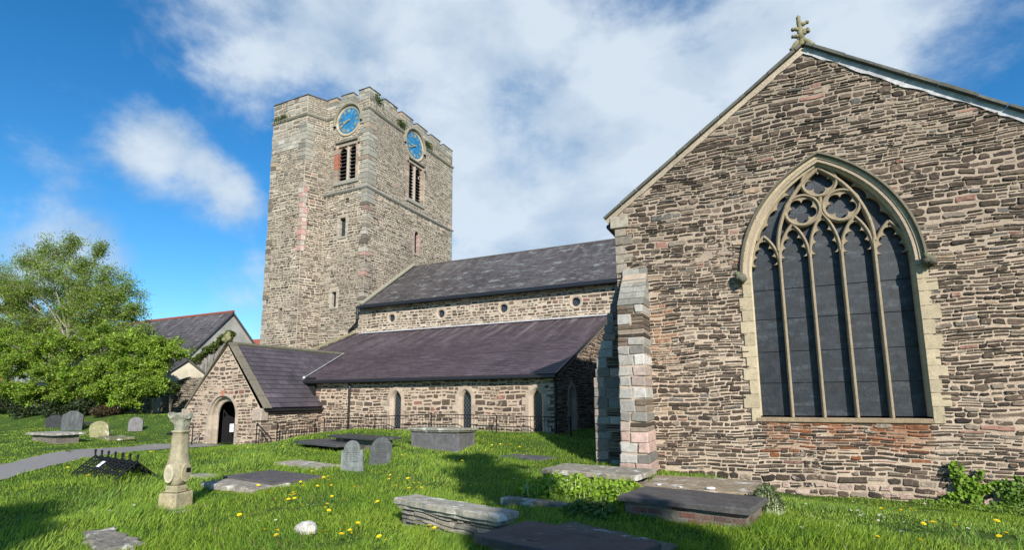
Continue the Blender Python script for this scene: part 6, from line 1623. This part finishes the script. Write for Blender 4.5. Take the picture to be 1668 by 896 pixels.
patch('weed_plants', 'small leafy weeds rooted between pale tomb base and flat footing stone', 'plants', [(*gp(x, y), .12, .12) for x, y in ((690, 846), (705, 848), (725, 853), (745, 860))], 500, .03, (.09, .13, .03), .6, seed=7)
for lab, fr_, u_, z_, n_ in (('tuft of green plants growing on the tower parapet above its corner', FTE, 27.35, 21.0, 160), ('dark clump of plants on the tower parapet beside the east clock', FTE, 33.4, 20.3, 260), ('green plants rooted in the string course on the tower east side', FTE, 30.0, 20.45, 200), ('small plants on the ledge of the stair turret', FS1, -30.3, 20.15, 160)):
    p = fr_.p(u_, z_, .1); root = empty('wall_plant', p, lab, 'plant'); P = np.array(p)+nrg.normal(size=(n_, 3))*np.array([.09, .28, .16] if fr_ is FTE else [.4, .06, .12]); cloud('leaves', P, None, .07*nrg.uniform(.6, 1.2, n_), np.array((.07, .10, .025))*nrg.uniform(.6, 1.4, (n_, 1)), M['leaf'], root); settle(root, p)

# trees behind the photographer: they throw the patches of shade on the grass and tombs
def shade_blob(px, py, t, r0, rz=None, dz=0):
    g = ground_at(px, py); p = g+to_sun*t; return (p.x, p.y, p.z+dz, r0, rz or r0*.7)
sb = [shade_blob(790, 770, 17, 1.0, .55), shade_blob(830, 795, 17, .8, .5), shade_blob(760, 745, 17.5, .6, .4),
      shade_blob(872, 868, 15, .62, .4), shade_blob(960, 880, 15, 1.1, .6), shade_blob(1050, 880, 14.5, .9, .5), shade_blob(920, 845, 15.5, .8, .4), shade_blob(830, 905, 15, .5, .3), shade_blob(1000, 850, 15, .6, .35), shade_blob(1075, 895, 14.5, .45, .3)]
cx_ = sum(b_[0] for b_ in sb)/len(sb); cy_ = sum(b_[1] for b_ in sb)/len(sb)
tree('shade_tree', 'leafy tree standing behind the photographer and shading the foreground tombs', (cx_+1, cy_-2.5, tz(cx_, cy_)), (cx_+.5, cy_-1, 7.5), sb, 26000, .10, GR2, M['bark'], 12, .25, 14, .1, .14)
sb = [shade_blob(10, 845, 14, .62, .35), shade_blob(-40, 870, 14, 1.0, .5), shade_blob(-5, 880, 13.5, .6, .35)]
cx_ = sum(b_[0] for b_ in sb)/len(sb); cy_ = sum(b_[1] for b_ in sb)/len(sb)
tree('shade_tree', 'second leafy tree behind the photographer, shading the bottom left corner', (cx_+.5, cy_-2.5, tz(cx_, cy_)), (cx_+.3, cy_-1, 6.5), sb, 14000, .10, GR2, M['bark'], 13, .22, 14, .1, .14)

# ------------------------------------------------------------------ grass
def inside(px, py, poly):
    c = np.zeros(len(px), bool); n = len(poly)
    for i in range(n):
        x0, y0 = poly[i]; x1, y1 = poly[(i+1) % n]
        m_ = ((y0 <= py) != (y1 <= py)); t = np.where(y1 != y0, (py-y0)/((y1-y0) or 1), 0); c ^= m_ & (px < x0+t*(x1-x0))
    return c
EXCL += [[(XL, YT), (XR+1, YT), (XR+1, 40), (XL, 40)], [(XAW, YA), (XAE, YA), (XAE, 40), (XAW, 40)], [(-23.3, YP), (-18.4, YP), (-18.4, 40), (-23.3, 40)], [(-3.05, 12.05), (-2.3, 12.05), (-2.3, 13), (-3.05, 13)], [(-4.0, 12.9), (-3.1, 12.9), (-3.1, 13.7), (-4, 13.7)], [(-21.6, 14.2), (-19.6, 14.2), (-19.6, 16), (-21.6, 16)]]
def grass(n):
    u = nrg.uniform(0, 1, n); rr = 2.6*(62/2.6)**u; hd = YAW+nrg.uniform(-R(52), R(52), n); x = -np.sin(hd)*rr; y = np.cos(hd)*rr
    keep = (y > -1)&(y < 30)
    for P in EXCL: keep &= ~inside(x, y, P)
    x, y, rr = x[keep], y[keep], rr[keep]; n = len(x)
    tall = np.zeros(n, bool); TX, TY = [], []
    for P in EXCL[1:-6]:   # longer uncut tufts against the stones
        for i in range(len(P)):
            (x0, y0), (x1, y1) = P[i], P[(i+1) % len(P)]; l = math.hypot(x1-x0, y1-y0); m_ = int(l*(260 if math.hypot(x0, y0) < 14 else 110)); t = nrg.uniform(0, 1, m_); d = np.abs(nrg.normal(size=m_))*.05; nxx, nyy = (y1-y0)/l, -(x1-x0)/l
            TX.append(x0+(x1-x0)*t+nxx*d); TY.append(y0+(y1-y0)*t+nyy*d)
    TX = np.concatenate(TX); TY = np.concatenate(TY); x = np.concatenate([x, TX]); y = np.concatenate([y, TY]); rr = np.hypot(x, y); tall = np.concatenate([tall, np.ones(len(TX), bool)]); n = len(x)
    nz = np.sin(1.7*x+.6*y)*np.sin(1.3*y-.8*x+1)+.6*np.sin(4.1*x+2.2*y)*np.sin(3.6*y-1.9*x)+.4*np.sin(9*x-3*y)*np.sin(8*y+2*x)
    mown = ss(-x, 17.5, 20)*ss(y-(-x-17)*.3, -30, 0); far = np.clip(rr/11, 1, 6)
    hgt = (.085+.032*nz)*(1-.45*mown); hgt = np.clip(hgt*.92, .03, .2)*nrg.uniform(.55, 1.4, n); hgt *= np.where(rr > 22, .85, 1)
    hgt = np.where((y > 8)&(x > -.5), hgt*.62, hgt); hgt = np.where(tall, hgt*1.0, hgt)
    wd = .0042*far*nrg.uniform(.7, 1.4, n); z = terr(x, y)-.01
    az = nrg.uniform(0, 2*math.pi, n); ba = nrg.normal(size=n)*.9+1.1*np.sin(.9*x+.7*y); ln = hgt*nrg.uniform(.15, .95, n)
    wx, wy = np.cos(az)*wd, np.sin(az)*wd; bx, by = np.cos(ba)*ln, np.sin(ba)*ln
    V = np.empty((n, 5, 3)); b0 = np.stack([x, y, z], 1)
    V[:, 0] = b0-np.stack([wx, wy, 0*x], 1); V[:, 1] = b0+np.stack([wx, wy, 0*x], 1)
    m_ = b0+np.stack([bx*.35, by*.35, hgt*.6], 1); V[:, 2] = m_+np.stack([wx, wy, 0*x], 1)*.75; V[:, 3] = m_-np.stack([wx, wy, 0*x], 1)*.75; V[:, 4] = b0+np.stack([bx, by, hgt], 1)
    k = np.arange(n, dtype=np.int32)[:, None]*5; li = np.concatenate([k+0, k+1, k+2, k+3, k+3, k+2, k+4], 1).ravel()
    me = bpy.data.meshes.new('grass'); me.vertices.add(5*n); me.vertices.foreach_set('co', V.ravel().astype(np.float32)); me.loops.add(7*n); me.loops.foreach_set('vertex_index', li)
    me.polygons.add(2*n); ls = np.empty((n, 2), dtype=np.int32); ls[:, 0] = np.arange(n)*7; ls[:, 1] = np.arange(n)*7+4; me.polygons.foreach_set('loop_start', ls.ravel()); me.materials.append(M['grass'])
    pt = np.sin(.8*x+1.9*y)*np.sin(1.1*y-.5*x)+.7*np.sin(2.9*x+.4*y+2)*np.sin(2.3*y+1.1*x)
    base = np.array([.235, .355, .045])*(1+.16*pt[:, None]*np.array([1.4, .8, .5])); dry = (nrg.random(n) < .05+.12*ss(-pt, .5, 1.4))[:, None]; cc = np.where(dry, np.array([.24, .22, .09]), base)*nrg.uniform(.6, 1.4, (n, 1))
    dk = ss(pt, .55, 1.2)[:, None]; cc = cc*(1-dk*np.array([.35, .22, .2]))
    cc = cc*(1+mown[:, None]*np.array([.15, .12, .1]))
    c4 = np.ones((n, 7, 4), dtype=np.float32); c4[:, :, :3] = cc[:, None, :]; ca = me.color_attributes.new('tint', 'FLOAT_COLOR', 'CORNER'); ca.data.foreach_set('color', c4.ravel())
    me.update(calc_edges=True); o = bpy.data.objects.new('grass', me); COL.objects.link(o); tag(o, 'bright green spring grass, long around the tombs and shorter by the path', 'grass', kind='stuff')
grass(520000)

# ------------------------------------------------------------------ flowers
def flower(kind):
    mb = MB(); st = MB(); h = .11 if kind == 'dandelion' else .07
    tube(st, [(0, 0, 0), (.004, 0, h*.6), (0, 0, h)], .002, 4, 0, (.10, .17, .04))
    if kind == 'dandelion':
        for ring, (n, r1, z1, c) in enumerate(((14, .027, .004, (.90, .70, .015)), (12, .020, .011, (.95, .78, .02)), (8, .010, .015, (.9, .62, .015)))):
            for k in range(n):
                a = 2*math.pi*(k+.5*ring)/n; w = .3; mb.add([(0, 0, h+.002), (r1*.8*math.cos(a-w), r1*.8*math.sin(a-w), h+z1*.8), (r1*math.cos(a), r1*math.sin(a), h+z1), (r1*.8*math.cos(a+w), r1*.8*math.sin(a+w), h+z1*.8)], [[0, 1, 2, 3]], 0, c)
    else:
        for k in range(12):
            a = 2*math.pi*k/12; w = .2; r1 = .014; mb.add([(0, 0, h), (r1*.8*math.cos(a-w), r1*.8*math.sin(a-w), h+.002), (r1*math.cos(a), r1*math.sin(a), h+.003), (r1*.8*math.cos(a+w), r1*.8*math.sin(a+w), h+.002)], [[0, 1, 2, 3]], 0, (.8, .8, .78))
        mb.add([(.005*math.cos(a), .005*math.sin(a), h+.004) for a in [k*math.pi/3 for k in range(6)]], [list(range(6))], 0, (.75, .5, .03))
    return mb, st
def plant_flowers(kind, pxs, label, group, sc):
    mb, st = flower(kind); root = empty(kind, (0, 0, 0), label, 'flower', group); a = mb.build('flower_head', M['petal'], root); b_ = st.build('stem', M['leaf'], root); r = random.Random(len(kind))
    for i, (px, py) in enumerate(pxs):
        if i == 0: o = root
        else:
            o = root.copy(); COL.objects.link(o)
            for c_ in (a, b_): d_ = c_.copy(); COL.objects.link(d_); d_.parent = o
        g_ = ground_at(px, py); dd_ = g_.length; s = sc*r.uniform(.8, 1.25); o.location = g_; o.scale = (s, s, r.uniform(.85, 1.3)); o.rotation_euler = (r.uniform(-.35, .35), r.uniform(-.35, .35), r.uniform(0, 6))
z8 = lambda l: [(430+x/3.879, 680+y/3.879+4) for x, y in l]
dn = z8([(140, 175), (122, 192), (165, 220), (295, 243), (312, 228), (305, 365), (358, 412), (385, 407), (390, 422), (415, 397), (235, 430), (240, 463), (327, 455), (97, 485), (148, 518), (190, 498), (200, 512), (200, 540), (153, 548), (127, 555), (75, 560), (36, 512), (240, 600), (418, 543), (438, 537), (392, 578), (397, 600), (400, 630), (500, 553), (583, 476), (505, 717), (544, 747), (310, 776), (380, 763), (529, 792), (585, 708), (480, 790), (10, 760), (55, 772), (97, 799), (737, 792), (770, 823), (867, 257), (871, 270), (988, 222), (1123, 257), (1146, 238), (808, 382), (797, 405), (951, 371), (921, 411), (862, 418), (895, 443), (950, 438), (983, 435), (988, 467), (916, 474), (840, 466), (1068, 412), (1145, 463), (1226, 470), (1293, 452), (1251, 287), (1395, 243), (1400, 220), (1443, 208), (1440, 187), (1458, 170), (1495, 177), (1518, 183), (1549, 182), (1645, 268), (1034, 723), (1084, 700), (1085, 740), (1071, 762), (729, 556), (436, 462), (804, 102), (262, 143)])
dn += [(120+x/11.9, 720+y/11.9+4) for x, y in ((310, 715), (875, 255), (1058, 295), (1490, 238), (135, 368), (215, 440))]
dn += [(1400+x/5.09, 720+y/5.09+4) for x, y in ((198, 592), (368, 642), (460, 620), (470, 617), (513, 742), (620, 714), (798, 772), (498, 875), (142, 880), (1130, 726), (1180, 834), (1238, 843))]
dn += [(0+x/3.2465, 620+y/3.2465+3) for x, y in ((232, 298), (243, 302), (378, 438), (365, 456), (350, 480), (289, 468), (426, 424), (796, 388), (1271, 750), (1104, 583), (1356, 580), (812, 357), (25, 235), (80, 232), (130, 240), (155, 252), (160, 268), (182, 262), (210, 258), (105, 228))]
dn += [(897, 827), (882, 822), (853, 750), (870, 742), (844, 735)]
plant_flowers('dandelion', dn, 'yellow dandelion flower scattered in the churchyard grass', 'yellow dandelions in the grass', 1.15)
dz = [(1400+x/5.09, 720+y/5.09+3) for x, y in ((5, 600), (20, 630), (35, 625), (50, 650), (125, 580), (155, 632), (197, 640), (160, 678), (220, 655), (203, 608), (333, 585), (275, 620), (380, 790), (455, 788), (395, 765), (295, 870), (927, 872), (570, 690))]
dz += [(960+x/1.806, 400+y/1.806+2) for x, y in ((615, 755), (640, 770), (655, 812), (690, 800), (715, 835), (730, 842), (645, 832), (625, 850), (770, 790), (800, 800), (808, 805), (780, 765), (850, 808), (905, 800), (930, 830), (995, 850), (1110, 850), (1150, 870), (500, 885), (990, 770), (570, 805), (240, 820), (590, 765), (745, 760), (700, 780))]
dz += [(0+x/3.2465, 620+y/3.2465+2) for x, y in ((700, 675), (735, 678), (525, 712), (525, 885), (585, 708), (60, 388), (75, 390), (815, 415), (828, 418), (850, 412), (870, 400), (720, 380), (430, 440), (1200, 625), (1370, 770))]
dz += [(430+x/3.879, 680+y/3.879+2) for x, y in ((310, 573), (272, 577), (83, 676), (1520, 320), (1548, 318), (1565, 402), (1580, 405), (1600, 405), (1345, 440), (1465, 445), (1655, 375))]
plant_flowers('daisy', dz, 'tiny white daisy scattered in the churchyard grass', 'white daisies in the grass', 1.35)
# lichen roundels on the mossy slab, pebbles on ledgers
for i, (px, py, Z, s_) in enumerate(((1157, 797, -1.415, .075), (1073, 791, -1.415, .04), (1108, 795, -1.415, .035))):
    p = at(px, py, Z=Z); mb = MB(); lump(mb, (0, 0, 0), s_, .2, i, (.6, .58, .54), (1, .7, .3)); o = mb.build('pebble', M['sand'], None, True); o.location = p+Vector((0, 0, .008)); tag(o, ('larger', 'leftmost small', 'middle small')[i]+' white pebble lying on the pale mossy ledger by the wall', 'pebble')
